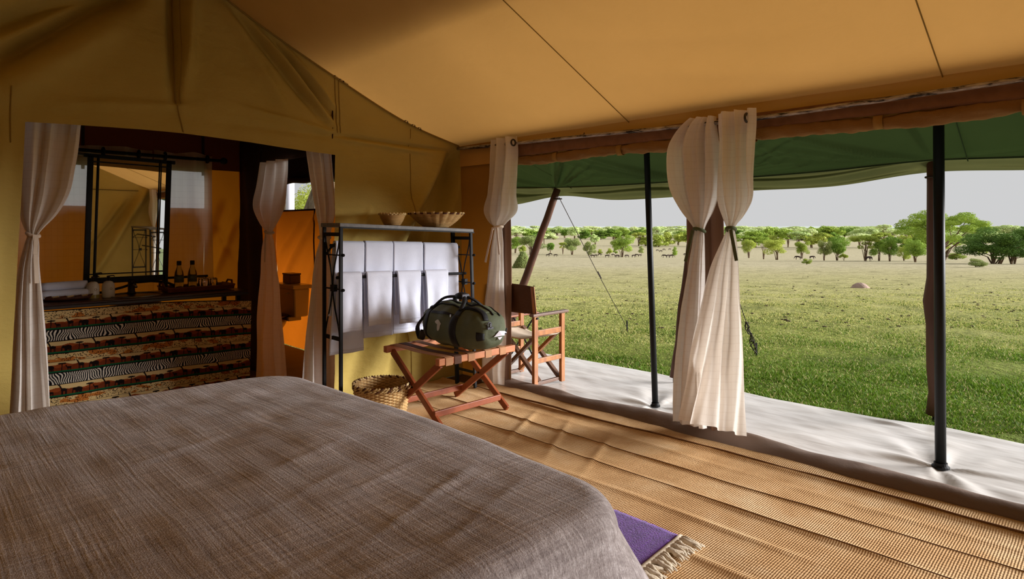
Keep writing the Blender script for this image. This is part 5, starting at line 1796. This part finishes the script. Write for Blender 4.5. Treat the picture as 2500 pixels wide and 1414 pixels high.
# ------------------------------------------------------------ toilet
tl = thing('toilet', 'cream porcelain toilet with a dark seat beyond the partition doorway', 'toilet', (3.1, 6.95, 0))
P_ = M['porcelain']
mb = MB()
vs = []
for z, k in ((.42, .86), (.75, 1.0)):
    for x in (XT - .04, XT - .04 - .20 * k):
        for y in (6.95 - .26 * k, 6.95 + .26 * k):
            vs.append((x, y, z))
mb.add(vs, [(0, 1, 3, 2), (4, 6, 7, 5), (0, 4, 5, 1), (2, 3, 7, 6), (0, 2, 6, 4), (1, 5, 7, 3)])
mb.build('cistern', P_, tl, bevel=.02)
MB().box((XT - .14, 6.95, .77), (.24, .56, .045)).build('cistern_lid', P_, tl, bevel=.012)
MB().tube([(XT - .25, 6.78, .70), (XT - .27, 6.78, .70), (XT - .275, 6.83, .695)], .008, 6).build('flush_lever', M['steel'], tl)
MB().lathe([(.10, .0), (.11, .02), (.09, .14), (.12, .24), (.18, .34), (.19, .38), (.16, .38), (.10, .28)], (2.98, 6.95, .0), 28, wob=lambda a, j: 0, sx=1.2).build('bowl', P_, tl, smooth=True)
MB().box((XT - .18, 6.95, .40), (.16, .34, .05)).build('bowl_back', P_, tl, bevel=.01)
MB().torus((2.98, 6.95, .395), .165, .028, 'z', 30, 8, sx=1.25).build('seat', M['dark_wood'], tl, smooth=True)
MB().lathe([(.001, 0), (.185, 0), (.19, .01), (.185, .022), (.001, .024)], (3.0, 6.95, .425), 28, sx=1.25).build('lid', M['dark_wood'], tl, smooth=True)
wb_ = thing('wooden_box', 'small dark carved wooden box on the toilet cistern', 'box', (XT - .13, 6.97, .793))
MB().box((XT - .13, 6.97, .845), (.13, .19, .10)).build('body', M['dark_wood'], wb_, bevel=.005)
MB().box((XT - .13, 6.97, .905), (.14, .2, .018)).build('lid', M['dark_wood'], wb_, bevel=.004)

# ------------------------------------------------------------ outdoors: trees, mounds, herd, grass
def leaf_mat(name, c1, c2, trans=.25):
    g = NG(name)
    oi = g.n('ObjectInfo')
    f = g.noise(g.coords('Object'), 1.3, 3)
    f = g.math('ADD', g.math('MULTIPLY', f, .7), g.math('MULTIPLY', oi.outputs['Random'], .45))
    c = g.mix(g.ramp(f, [(.3, (0, 0, 0)), (.75, (1, 1, 1))]), c1, c2)
    return g.surf(c, .8, 0, .15, None, trans, c)
M['leaf_green'] = leaf_mat('leaf_green', S(112, 146, 58), S(160, 182, 76))
M['leaf_bright'] = leaf_mat('leaf_bright', S(146, 164, 66), S(186, 196, 92))
M['leaf_grey'] = leaf_mat('leaf_grey', S(130, 146, 86), S(168, 176, 104))
M['leaf_dark'] = leaf_mat('leaf_dark', S(62, 100, 42), S(96, 126, 54))
M['leaf_far'] = leaf_mat('leaf_far', S(196, 214, 142), S(220, 230, 172))  # distance haze is mixed into this paler leaf colour

def crown_mesh(name, clumps, n, size, mat, seed):
    """many small leaf sprays spread through clumps: (x,y,z,rx,ry,rz)"""
    rg = np.random.default_rng(seed)
    C_ = np.array(clumps)
    vol = C_[:, 3] * C_[:, 4] * C_[:, 5]
    pick = rg.choice(len(C_), n, p=vol / vol.sum())
    d = rg.normal(size=(n, 3))
    d /= np.linalg.norm(d, axis=1, keepdims=True)
    r = rg.uniform(.25, 1, (n, 1))**.45
    P0 = C_[pick, :3] + d * r * C_[pick, 3:]
    nrm = d + rg.normal(0, .55, (n, 3)); nrm /= np.linalg.norm(nrm, axis=1, keepdims=True)
    t = np.cross(nrm, rg.normal(size=(n, 3))); t /= np.linalg.norm(t, axis=1, keepdims=True)
    b = np.cross(nrm, t)
    s = size * rg.uniform(.5, 1.3, (n, 1))
    A = np.stack([P0 - t * s, P0 - b * s * .45, P0 + t * s, P0 + b * s * .45], 1).reshape(-1, 3)
    me = bpy.data.meshes.new(name)
    F = np.arange(4 * n).reshape(-1, 4)
    me.from_pydata(A.tolist(), [], F.tolist())
    me.materials.append(mat)
    return me

def trunk_mesh(name, tops, seed, r0, base_spread=0.0, nstem=1, mat=None):
    rg = np.random.default_rng(seed)
    mb = MB()
    for i, tp in enumerate(tops):
        a = rg.uniform(0, 2 * PI)
        bx, by = base_spread * math.cos(a), base_spread * math.sin(a)
        tp = np.array(tp)
        m1 = np.array([bx + tp[0] * .15, by + tp[1] * .15, tp[2] * .38]) + rg.normal(0, .02, 3)
        m2 = np.array([bx + tp[0] * .55, by + tp[1] * .55, tp[2] * .7]) + rg.normal(0, .03, 3)
        k = 1.0 if i == 0 else .75
        mb.tube([(bx, by, -.06), tuple(m1), tuple(m2), tuple(tp)], [r0 * k, r0 * .8 * k, r0 * .5 * k, r0 * .2], 6)
    me = bpy.data.meshes.new(name)
    me.from_pydata(mb.v, [], mb.f)
    me.materials.append(mat or M['bark'])
    return me

def clumpset(kind, seed):
    """unit tree: height 1, crown width 1"""
    rg = np.random.default_rng(seed)
    cl = []
    if kind == 'round':
        for i in range(16):
            a, r = rg.uniform(0, 2 * PI), rg.uniform(.05, .34)
            z = rg.uniform(.34, .86)
            cl.append((r * math.cos(a), r * math.sin(a), z, rg.uniform(.14, .22), rg.uniform(.14, .22), rg.uniform(.11, .17)))
    elif kind == 'flat':
        for i in range(14):
            a, r = rg.uniform(0, 2 * PI), rg.uniform(.03, .40)
            z = .80 + .1 * (1 - (r / .4)**2) + rg.uniform(-.08, .03)
            cl.append((r * math.cos(a), r * math.sin(a), z, rg.uniform(.12, .2), rg.uniform(.12, .2), rg.uniform(.05, .09)))
        for i in range(4):
            a, r = rg.uniform(0, 2 * PI), rg.uniform(.15, .3)
            cl.append((r * math.cos(a), r * math.sin(a), rg.uniform(.5, .65), .1, .1, .07))
    elif kind == 'bush':
        for i in range(12):
            a, r = rg.uniform(0, 2 * PI), rg.uniform(.05, .36)
            z = rg.uniform(.18, .80) * (1 - .5 * r)
            cl.append((r * math.cos(a), r * math.sin(a), z, rg.uniform(.12, .2), rg.uniform(.12, .2), rg.uniform(.12, .2)))
    elif kind == 'sapling':
        for i in range(8):
            z = .3 + .65 * i / 7
            w = .28 * (1.15 - z)
            cl.append((rg.uniform(-.12, .12), rg.uniform(-.12, .12), z, .18 + w, .18 + w, .1))
    return cl

PROTO = {}
def proto(kind, mat, seed, n, size):
    key = (kind, mat, seed)
    if key not in PROTO:
        cl = clumpset(kind, seed)
        cm = crown_mesh('foliage', cl, n, size, M[mat], seed)
        st = sorted(cl, key=lambda c: -c[2])[:9] if kind != 'sapling' else [(0, 0, .9)]
        tm = trunk_mesh('trunk', [(c[0] * .9, c[1] * .9, c[2]) for c in st], seed, .017 if kind != 'bush' else .012, .03 if kind in ('round', 'bush') else .01)
        PROTO[key] = (cm, tm)
    return PROTO[key]

def tree(u, vb, hpx, wpx, kind, mat, seed, label, group, cat='tree', name='savanna_tree', n=2600, size=.04, d=None, zc=None):
    d = d or d_of_v(vb)
    cm, tm = proto(kind, mat, seed, n, size)
    x, y = at_d(u, d)
    z = float(terr(d)) - .03
    k = d / F_PX
    t = thing(name, label, cat, (x, y, z), group)
    t.scale = (wpx * k, wpx * k, hpx * k)
    t.rotation_euler = (0, 0, (seed * 1.7 + u * .01) % 6.28)
    f = bpy.data.objects.new('foliage', cm); COL.objects.link(f); f.parent = t
    q = bpy.data.objects.new('trunk', tm); COL.objects.link(q); q.parent = t
    return t

GT = 'nearer savanna trees'
TR = [
    (1296, 622, 52, 78, 'round', 'leaf_grey', 1, 'grey green tree behind the cone shaped mound, partly hidden by the leaning pole'),
    (1258, 618, 44, 50, 'round', 'leaf_green', 2, 'bright tree right beside the brown jamb, at the edge of the opening'),
    (1276, 619, 22, 30, 'bush', 'leaf_bright', 3, 'small yellow green bush just above the cone shaped mound'),
    (1344, 618, 30, 28, 'bush', 'leaf_green', 4, 'green bush showing on the right of the leaning pole'),
    (1397, 622, 43, 52, 'round', 'leaf_grey', 5, 'grey green many stemmed tree crossed by the thin guy rope\'s upper part'),
    (1374, 621, 30, 30, 'flat', 'leaf_bright', 6, 'small yellowish tree leaning out left of the many stemmed grey tree'),
    (1437, 624, 40, 42, 'bush', 'leaf_grey', 7, 'dull green rounded bush that the guy rope passes in front of'),
    (1463, 621, 16, 17, 'bush', 'leaf_bright', 8, 'tiny light green bush between the rounded bush and the bright umbrella tree'),
    (1518, 628, 54, 70, 'round', 'leaf_green', 9, 'bright green umbrella tree standing alone left of the thin black pole'),
    (1488, 621, 19, 18, 'bush', 'leaf_bright', 10, 'small yellow green bush left of the umbrella tree\'s trunk'),
    (1503, 620, 16, 16, 'bush', 'leaf_green', 11, 'small green bush under the umbrella tree\'s left side'),
    (1566, 622, 21, 18, 'sapling', 'leaf_grey', 12, 'slim dark sapling just left of the thin black pole'),
    (1648, 629, 26, 16, 'sapling', 'leaf_green', 13, 'slim sapling on the pale plain beside the pier\'s left curtain'),
    (1828, 630, 46, 40, 'round', 'leaf_bright', 14, 'light green tree right beside the pier\'s right curtain'),
    (1864, 633, 56, 44, 'flat', 'leaf_green', 15, 'tall tree left of the round crowned tree near the pier'),
    (1897, 634, 52, 74, 'round', 'leaf_bright', 16, 'round crowned yellow green tree with dark heart, near the pier'),
    (1958, 631, 48, 40, 'round', 'leaf_bright', 17, 'vivid yellow green round tree with a gap on either side'),
    (1970, 645, 16, 30, 'bush', 'leaf_bright', 18, 'straggly low yellow bush in front of the vivid round tree'),
    (2012, 636, 52, 40, 'round', 'leaf_grey', 19, 'grey green vase shaped tree right of the gap in the trees'),
    (2044, 636, 60, 56, 'round', 'leaf_green', 20, 'green tree with several bare stems above a small bush'),
    (2060, 636, 20, 26, 'bush', 'leaf_bright', 21, 'low yellow green bush at the foot of the many stemmed tree'),
    (2112, 637, 66, 78, 'flat', 'leaf_bright', 22, 'tree with a broad yellow crown and spreading bare limbs'),
    (2146, 637, 56, 52, 'round', 'leaf_green', 23, 'green tree on thin legs right of the yellow crowned tree'),
    (2172, 638, 60, 50, 'round', 'leaf_green', 24, 'dark green tree on two straight trunks before the big acacia'),
    (2235, 640, 62, 62, 'round', 'leaf_green', 25, 'single trunked tree just left of the big tall acacia'),
    (2334, 634, 24, 52, 'bush', 'leaf_bright', 26, 'pale low bush right of the thick black pole'),
    (2384, 652, 26, 58, 'bush', 'leaf_grey', 27, 'dry grassy shrub at the foot of the dense dark thicket'),
    (2206, 636, 40, 40, 'bush', 'leaf_bright', 28, 'yellowish shrub left of the single trunked tree'),
]
for r in TR:
    tree(*r, group=GT, name='shrub' if r[4] == 'bush' else 'savanna_tree', cat='shrub' if r[4] == 'bush' else 'tree', n=6500 if r[3] > 35 else 2600, size=.024 if r[3] > 35 else .04)

# big acacia and dense thicket: their own crowns
def big(u, vb, hpx, wpx, seed, label, mat, dense, n, d):
    rg = np.random.default_rng(seed)
    cl = []
    if not dense:
        for i in range(44):
            a, r = rg.uniform(0, 2 * PI), .44 * math.sqrt(rg.uniform(0, 1))
            z = .62 + .30 * math.sqrt(max(0, 1 - (r / .46)**2)) + rg.uniform(-.25, .02)
            cl.append((r * math.cos(a), r * math.sin(a), z, rg.uniform(.06, .11), rg.uniform(.06, .11), rg.uniform(.05, .09)))
        for i in range(16):
            a, r = rg.uniform(0, 2 * PI), rg.uniform(.2, .45)
            cl.append((r * math.cos(a), r * math.sin(a), rg.uniform(.25, .5), .08, .08, .08))
    else:
        for i in range(46):
            a, r = rg.uniform(0, 2 * PI), .44 * math.sqrt(rg.uniform(0, 1))
            z = rg.uniform(.2, .92) * (1 - .35 * (r / .45)**2)
            cl.append((r * math.cos(a), r * math.sin(a), z, rg.uniform(.08, .13), rg.uniform(.08, .13), rg.uniform(.08, .12)))
    cm = crown_mesh('foliage', cl, n, .013 if not dense else .014, M[mat], seed)
    tops = [(c[0], c[1], c[2]) for c in sorted(cl, key=lambda c: rg.random())[:18]]
    tm = trunk_mesh('trunk', tops, seed, .014, .02 if not dense else .1)
    x, y = at_d(u, d)
    k = d / F_PX
    t = thing('acacia_tree' if not dense else 'thicket', label, 'tree' if not dense else 'shrub', (x, y, float(terr(d)) - .03), GT)
    t.scale = (wpx * k, wpx * k, hpx * k)
    f = bpy.data.objects.new('foliage', cm); COL.objects.link(f); f.parent = t
    q = bpy.data.objects.new('trunk', tm); COL.objects.link(q); q.parent = t
big(2296, 636, 128, 205, 77, 'biggest tall acacia with an open dome crown behind the thick black pole', 'leaf_green', False, 26000, 88)
big(2450, 648, 104, 200, 78, 'dense dark green thicket at the right edge of the plain', 'leaf_dark', True, 28000, 66)

# far woods: rows of trees in the valley
rg = np.random.default_rng(11)
FAR = []
def row(v, u0, u1, step, h, w, jit, mats, label):
    u = u0
    while u < u1:
        FAR.append((u + rg.uniform(-4, 4), v + rg.uniform(-jit, jit), h * rg.uniform(.8, 1.25), w * rg.uniform(.9, 1.4), rg.choice(['round', 'flat', 'bush', 'round']), rg.choice(mats), int(rg.integers(1, 4)) + 40, label))
        u += step * rg.uniform(.75, 1.3)
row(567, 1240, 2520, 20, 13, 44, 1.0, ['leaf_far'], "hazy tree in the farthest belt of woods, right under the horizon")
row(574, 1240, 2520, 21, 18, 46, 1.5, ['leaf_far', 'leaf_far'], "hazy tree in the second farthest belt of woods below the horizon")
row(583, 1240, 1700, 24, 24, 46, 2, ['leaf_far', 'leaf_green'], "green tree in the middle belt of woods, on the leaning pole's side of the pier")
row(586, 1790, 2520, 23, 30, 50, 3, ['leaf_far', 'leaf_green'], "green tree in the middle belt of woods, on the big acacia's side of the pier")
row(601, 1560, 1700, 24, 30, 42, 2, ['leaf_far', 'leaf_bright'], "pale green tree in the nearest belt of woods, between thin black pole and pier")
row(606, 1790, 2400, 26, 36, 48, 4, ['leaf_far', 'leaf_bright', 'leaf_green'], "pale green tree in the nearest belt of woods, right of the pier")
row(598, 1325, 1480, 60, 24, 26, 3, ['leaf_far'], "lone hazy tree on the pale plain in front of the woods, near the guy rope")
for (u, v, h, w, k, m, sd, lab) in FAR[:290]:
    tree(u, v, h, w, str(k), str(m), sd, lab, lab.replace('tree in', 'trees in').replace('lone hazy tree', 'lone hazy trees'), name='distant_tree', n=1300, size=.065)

# mounds
def mound(name, label, u, vb, hpx, wpx, mat, seed, tip):
    d = d_of_v(vb)
    k = d / F_PX
    x, y = at_d(u, d)
    z = float(terr(d)) - .03
    t = thing(name, label, 'mound', (x, y, z))
    R_, H_ = wpx * k / 2, hpx * k
    mb = MB()
    nr, na = 22, 40
    for j in range(nr + 1):
        f = j / nr
        for i in range(na):
            a = 2 * PI * i / na
            r = R_ * (1 - f)**tip * (1 + .12 * float(wnoise(np.array(math.cos(a) * .4 + f), np.array(math.sin(a) * .4), seed, 3)))
            mb.v.append((x + r * math.cos(a), y + r * math.sin(a), z - .04 + (H_ + .04) * f + .04 * H_ * float(wnoise(np.array(math.cos(a) * .8), np.array(math.sin(a) * .8 + f * 2), seed + 1, 3))))
    for j in range(nr):
        for i in range(na):
            i2 = (i + 1) % na
            mb.f.append((j * na + i, j * na + i2, (j + 1) * na + i2, (j + 1) * na + i))
    mb.build('earth', mat, t, smooth=True)
    return t, (x, y, z, R_, H_)
M['mound_green'] = simple('grassy_mound_earth', S(96, 84, 44), S(78, 80, 36), 5, rough=.95, bump=.8, bs=8, bd=.1)
M['mound_pink'] = simple('pinkish_mound_earth', S(168, 142, 128), S(148, 126, 110), 9, rough=.95, bump=.8, bs=14, bd=.03)
t, (mx, my, mz, mR, mH) = mound('termite_mound', 'cone shaped mound overgrown with weeds, beside the leaning pole', 1277, 654, 42, 52, M['mound_green'], 5, .9)
rgm = np.random.default_rng(4)
nn = 2600
a = rgm.uniform(0, 2 * PI, nn); f = rgm.uniform(0, .92, nn)
px = mx + mR * (1 - f)**.9 * np.cos(a); py = my + mR * (1 - f)**.9 * np.sin(a); pz = mz + mH * f
mb = MB()
for i in range(nn):
    s = rgm.uniform(.05, .12)
    b_ = rgm.normal(0, .05, 3)
    mb.add([(px[i] - s * .3, py[i], pz[i]), (px[i] + s * .3, py[i] + s * .1, pz[i]), (px[i] + b_[0] + math.cos(a[i]) * s * .5, py[i] + b_[1] + math.sin(a[i]) * s * .5, pz[i] + s * 1.1)], [(0, 1, 2)])
tag(mb.build('weeds', M['leaf_grey'], t), kind='stuff')
mound('termite_mound', 'low pinkish bare earth mound on the open lawn', 2100, 700, 12, 46, M['mound_pink'], 9, .42)

# the herd: one grazing animal, copied
def animal_mesh():
    bm = bmesh.new()
    pts = [((0, 0, .95), (.20, .24)), ((.42, 0, 1.0), (.22, .27)), ((.72, 0, 1.08), (.20, .28)), ((.95, 0, 1.02), (.12, .17)), ((1.15, 0, .80), (.08, .11)), ((1.30, 0, .55), (.075, .085)), ((1.38, 0, .36), (.05, .06)),
           ((-.35, 0, .94), (.19, .22)), ((-.55, 0, .90), (.10, .13)), ((-.64, 0, .55), (.03, .03)),
           ((.66, .12, .60), (.07, .07)), ((.66, .12, .32), (.05, .05)), ((.66, .12, .0), (.045, .045)), ((.72, -.12, .60), (.07, .07)), ((.80, -.12, .32), (.05, .05)), ((.80, -.12, .0), (.045, .045)),
           ((-.42, .12, .58), (.09, .09)), ((-.52, .12, .36), (.05, .05)), ((-.47, .12, .0), (.045, .045)), ((-.36, -.12, .58), (.09, .09)), ((-.42, -.12, .36), (.05, .05)), ((-.36, -.12, .0), (.045, .045)),
           ((1.16, .18, .92), (.03, .03)), ((1.22, .26, 1.02), (.015, .015)), ((1.16, -.18, .92), (.03, .03)), ((1.22, -.26, 1.02), (.015, .015))]
    ed = [(0, 1), (1, 2), (2, 3), (3, 4), (4, 5), (5, 6), (0, 7), (7, 8), (8, 9), (2, 10), (10, 11), (11, 12), (2, 13), (13, 14), (14, 15), (7, 16), (16, 17), (17, 18), (7, 19), (19, 20), (20, 21), (4, 22), (22, 23), (4, 24), (24, 25)]
    me = bpy.data.meshes.new('body')
    me.from_pydata([p[0] for p in pts], ed, [])
    o = bpy.data.objects.new('herd_proto', me)
    COL.objects.link(o)
    md = o.modifiers.new('skin', 'SKIN')
    me.skin_vertices.new() if not me.skin_vertices else None
    for i, p in enumerate(pts):
        me.skin_vertices[0].data[i].radius = p[1]
        me.skin_vertices[0].data[i].use_root = (i == 0)
    o.modifiers.new('sub', 'SUBSURF').levels = 1
    dg = bpy.context.evaluated_depsgraph_get()
    me2 = bpy.data.meshes.new_from_object(o.evaluated_get(dg))
    me2.name = 'wildebeest'
    me2.materials.clear()
    me2.materials.append(M['hide'])
    bpy.data.objects.remove(o)
    return me2
am = animal_mesh()
HERD = [(1336, 627, 1), (1345, 624, -1), (1355, 627, 1), (1302, 622, -1), (1448, 629, -1), (1453, 628, 1), (1463, 625, 1), (1481, 629.3, 1), (1498, 626, -1), (1505, 630, 1), (1509, 629, -1), (1532, 630, -1), (1546, 629, 1),
        (1556, 626.5, -1), (1561, 627, 1), (1624, 631, -1), (1630, 631.2, 1), (1637, 631, 1), (1675, 625, -1), (1612, 616, 1), (1622, 612, -1), (1634, 611, 1), (1606, 614, -1), (2118, 638, 1), (1950, 634, -1), (1981, 633, 1)]
def herd_label(u, v):
    if u < 1320: return 'dark grazing antelope left of the leaning pole, under the grey green tree'
    if u < 1400: return 'dark grazing antelope in the small cluster right of the leaning pole'
    if u < 1525: return 'dark grazing antelope in the line between guy rope and umbrella tree'
    if u < 1570: return 'dark grazing antelope between the umbrella tree and the thin black pole'
    if v < 620: return 'faint distant antelope on the bare plain above the tight bunch'
    if u < 1650: return 'dark antelope in the tight bunch beside the slim sapling near the pier'
    return 'single dark antelope just left of the pier curtains'
for (u, v, s) in HERD:
    d = d_of_v(v) if v < 628.8 else 235.0 - (v - 629) * 12
    if v > 632: d = d_of_v(v)
    x, y = at_d(u, d)
    dark_near = v > 632
    lab = ('dark grazing animal under the yellow crowned tree' if u == 2118 else 'dark grazing animal at the foot of the vivid yellow green tree' if u == 1950 else 'dark grazing animal in the gap right of the vivid round tree' if u == 1981
           else herd_label(u, v))
    o = bpy.data.objects.new('antelope', am)
    COL.objects.link(o)
    o.location = (x, y, float(terr(d)) - .03)
    o.rotation_euler = (0, 0, -PI / 4 + (0 if s > 0 else PI) + rg.uniform(-.5, .5))
    sc_ = .62 if dark_near else .95
    o.scale = (sc_, sc_, sc_)
    tag(o, lab, 'antelope', herd_label(u, v) + ' group' if v <= 632 else None)

# the tree outside the toilet window
nt = thing('forked_tree', 'thick forked tree trunk seen through the toilet window', 'tree', (5.9, 11.9, 0))
MB().tube([(5.95, 11.8, -.2), (5.95, 11.8, .5), (5.98, 11.82, 1.2), (6.12, 11.7, 1.9), (6.4, 11.4, 3.0), (6.6, 11.2, 4.2)], [.42, .36, .33, .27, .24, .2], 18).build('trunk', M['bark_near'], nt, smooth=True)
MB().tube([(5.95, 11.8, .9), (5.72, 12.05, 1.6), (5.5, 12.3, 2.2), (5.3, 12.5, 3.2)], [.26, .15, .13, .11], 14).build('branch', M['bark_near'], nt, smooth=True)
cl = [(6.4 + rg.uniform(-1.4, 1.4) - 5.9, rg.uniform(-1.4, 1.4), 4.6 + rg.uniform(-.6, .8), .7, .7, .5) for _ in range(12)]
f_ = bpy.data.objects.new('foliage', crown_mesh('foliage', cl, 9000, .07, M['leaf_bright'], 5)); COL.objects.link(f_); f_.parent = nt
sp_ = thing('pale_post', 'pale post outside the toilet window, left of the forked trunk', 'post', (5.0, 10.65, 0))
MB().tube([(5.0, 10.65, -.1), (5.0, 10.65, 2.4)], .075, 14).build('shaft', M['paper'], sp_, smooth=True)
for i, (u, d, h, w, lab) in enumerate(((700, 34, 5.5, 7.5, 'leafy tree behind the pale post outside the toilet window'), (765, 30, 5.0, 6, 'leafy tree behind the forked trunk outside the toilet window'))):
    x, y = at_d(u, d)
    cm, tm = proto('bush', 'leaf_bright', 60 + i, 14000, .013)
    t = thing('savanna_tree', lab, 'tree', (x, y, float(terr(d)) - .03))
    t.scale = (w, w, h)
    for nm, me in (('foliage', cm), ('trunk', tm)):
        o = bpy.data.objects.new(nm, me); COL.objects.link(o); o.parent = t

# grass
rgg = np.random.default_rng(21)
N = 330000
d = 4.4 + 17.6 * rgg.uniform(0, 1, N)**1.35
u = rgg.uniform(1235, 2560, N)
r = (u - 1250) / F_PX * d
gx, gy = (d + r) / math.sqrt(2), (d - r) / math.sqrt(2)
thick = wnoise(gx * .9, gy * .9, 31, 4)
keep = (rgg.uniform(0, 1, N) < np.clip((22 - d) / 14, .0, 1)**1.5) & (gx > sheet_edge(gy) + .015 + rgg.uniform(-.03, .06, N)) & (rgg.uniform(-1.1, .6, N) < thick + .35)
gx, gy, d, thick = gx[keep], gy[keep], d[keep], thick[keep]
n = len(gx)
gz = np.interp(d, TD, TZ) - .035
h = rgg.uniform(.012, .036, n) * (1.0 + .35 * thick) * np.clip(1.25 - d / 24, .4, 1) * np.where(gx < sheet_edge(gy) + .12, 1.25, 1)
ang = rgg.uniform(0, 2 * PI, n)
w = rgg.uniform(.003, .006, n) * (1 + d / 14)
bend = rgg.uniform(.2, 1.3, n) * h
b2 = rgg.uniform(0, 2 * PI, n)
A = np.empty((n, 3, 3))
A[:, 0] = np.stack([gx - w * np.cos(ang), gy - w * np.sin(ang), gz], 1)
A[:, 1] = np.stack([gx + w * np.cos(ang), gy + w * np.sin(ang), gz], 1)
A[:, 2] = np.stack([gx + bend * np.cos(b2), gy + bend * np.sin(b2), gz + h], 1)
me = bpy.data.meshes.new('lawn_grass')
me.vertices.add(3 * n); me.loops.add(3 * n); me.polygons.add(n)
me.vertices.foreach_set('co', A.ravel())
me.loops.foreach_set('vertex_index', np.arange(3 * n, dtype=np.int32))
me.polygons.foreach_set('loop_start', np.arange(0, 3 * n, 3, dtype=np.int32))
me.polygons.foreach_set('loop_total', np.full(n, 3, dtype=np.int32))
me.update()
green = np.array(S(116, 150, 44)); yel = np.array(S(206, 204, 122)); straw = np.array(S(222, 208, 146)); dkg = np.array(S(84, 116, 34))
mixv = np.clip((d - 6.6) / 3.2 + rgg.normal(0, .28, n) - .25 * thick, 0, 1)[:, None]
c = green * (1 - mixv) + yel * mixv
q = rgg.uniform(0, 1, n)
c = np.where((q < .10)[:, None], straw, c)
c = np.where((q > .80)[:, None], dkg, c)
c4 = np.concatenate([np.repeat(c[:, None], 3, 1), np.ones((n, 3, 1))], 2).astype(np.float32) * np.array([GRASS_K, GRASS_K, GRASS_K, 1], dtype=np.float32) if False else np.concatenate([np.repeat(c[:, None], 3, 1) * .86, np.ones((n, 3, 1))], 2).astype(np.float32)
ca = me.color_attributes.new('tone', 'FLOAT_COLOR', 'POINT')
ca.data.foreach_set('color', c4.ravel())
g = NG('grass_blades')
at_ = g.n('VertexColor', layer_name='tone')
me.materials.append(g.surf(at_.outputs['Color'], .7, 0, .2, None, .3, at_.outputs['Color']))
go = bpy.data.objects.new('lawn_grass', me)
COL.objects.link(go)
tag(go, 'short green grass growing on the lawn beyond the white groundsheet', 'grass', kind='stuff')

# clods lying on the lawn
mb = MB()
for i in range(420):
    v = rgg.uniform(672, 800)
    dd_ = d_of_v(v)
    uu = rgg.uniform(1260, 2500)
    x, y = at_d(uu, dd_)
    s = rgg.uniform(.008, .03)
    mb.ball((x, y, float(terr(dd_)) - .03 + s * .15), s, 6, 4, (1, 1.3, .5))
M['clod'] = simple('dry_clod', S(74, 60, 40), rough=.95)
tag(mb.build('dry_clods', M['clod'], base=False), 'dark dry clods scattered over the lawn', 'clods', kind='stuff')
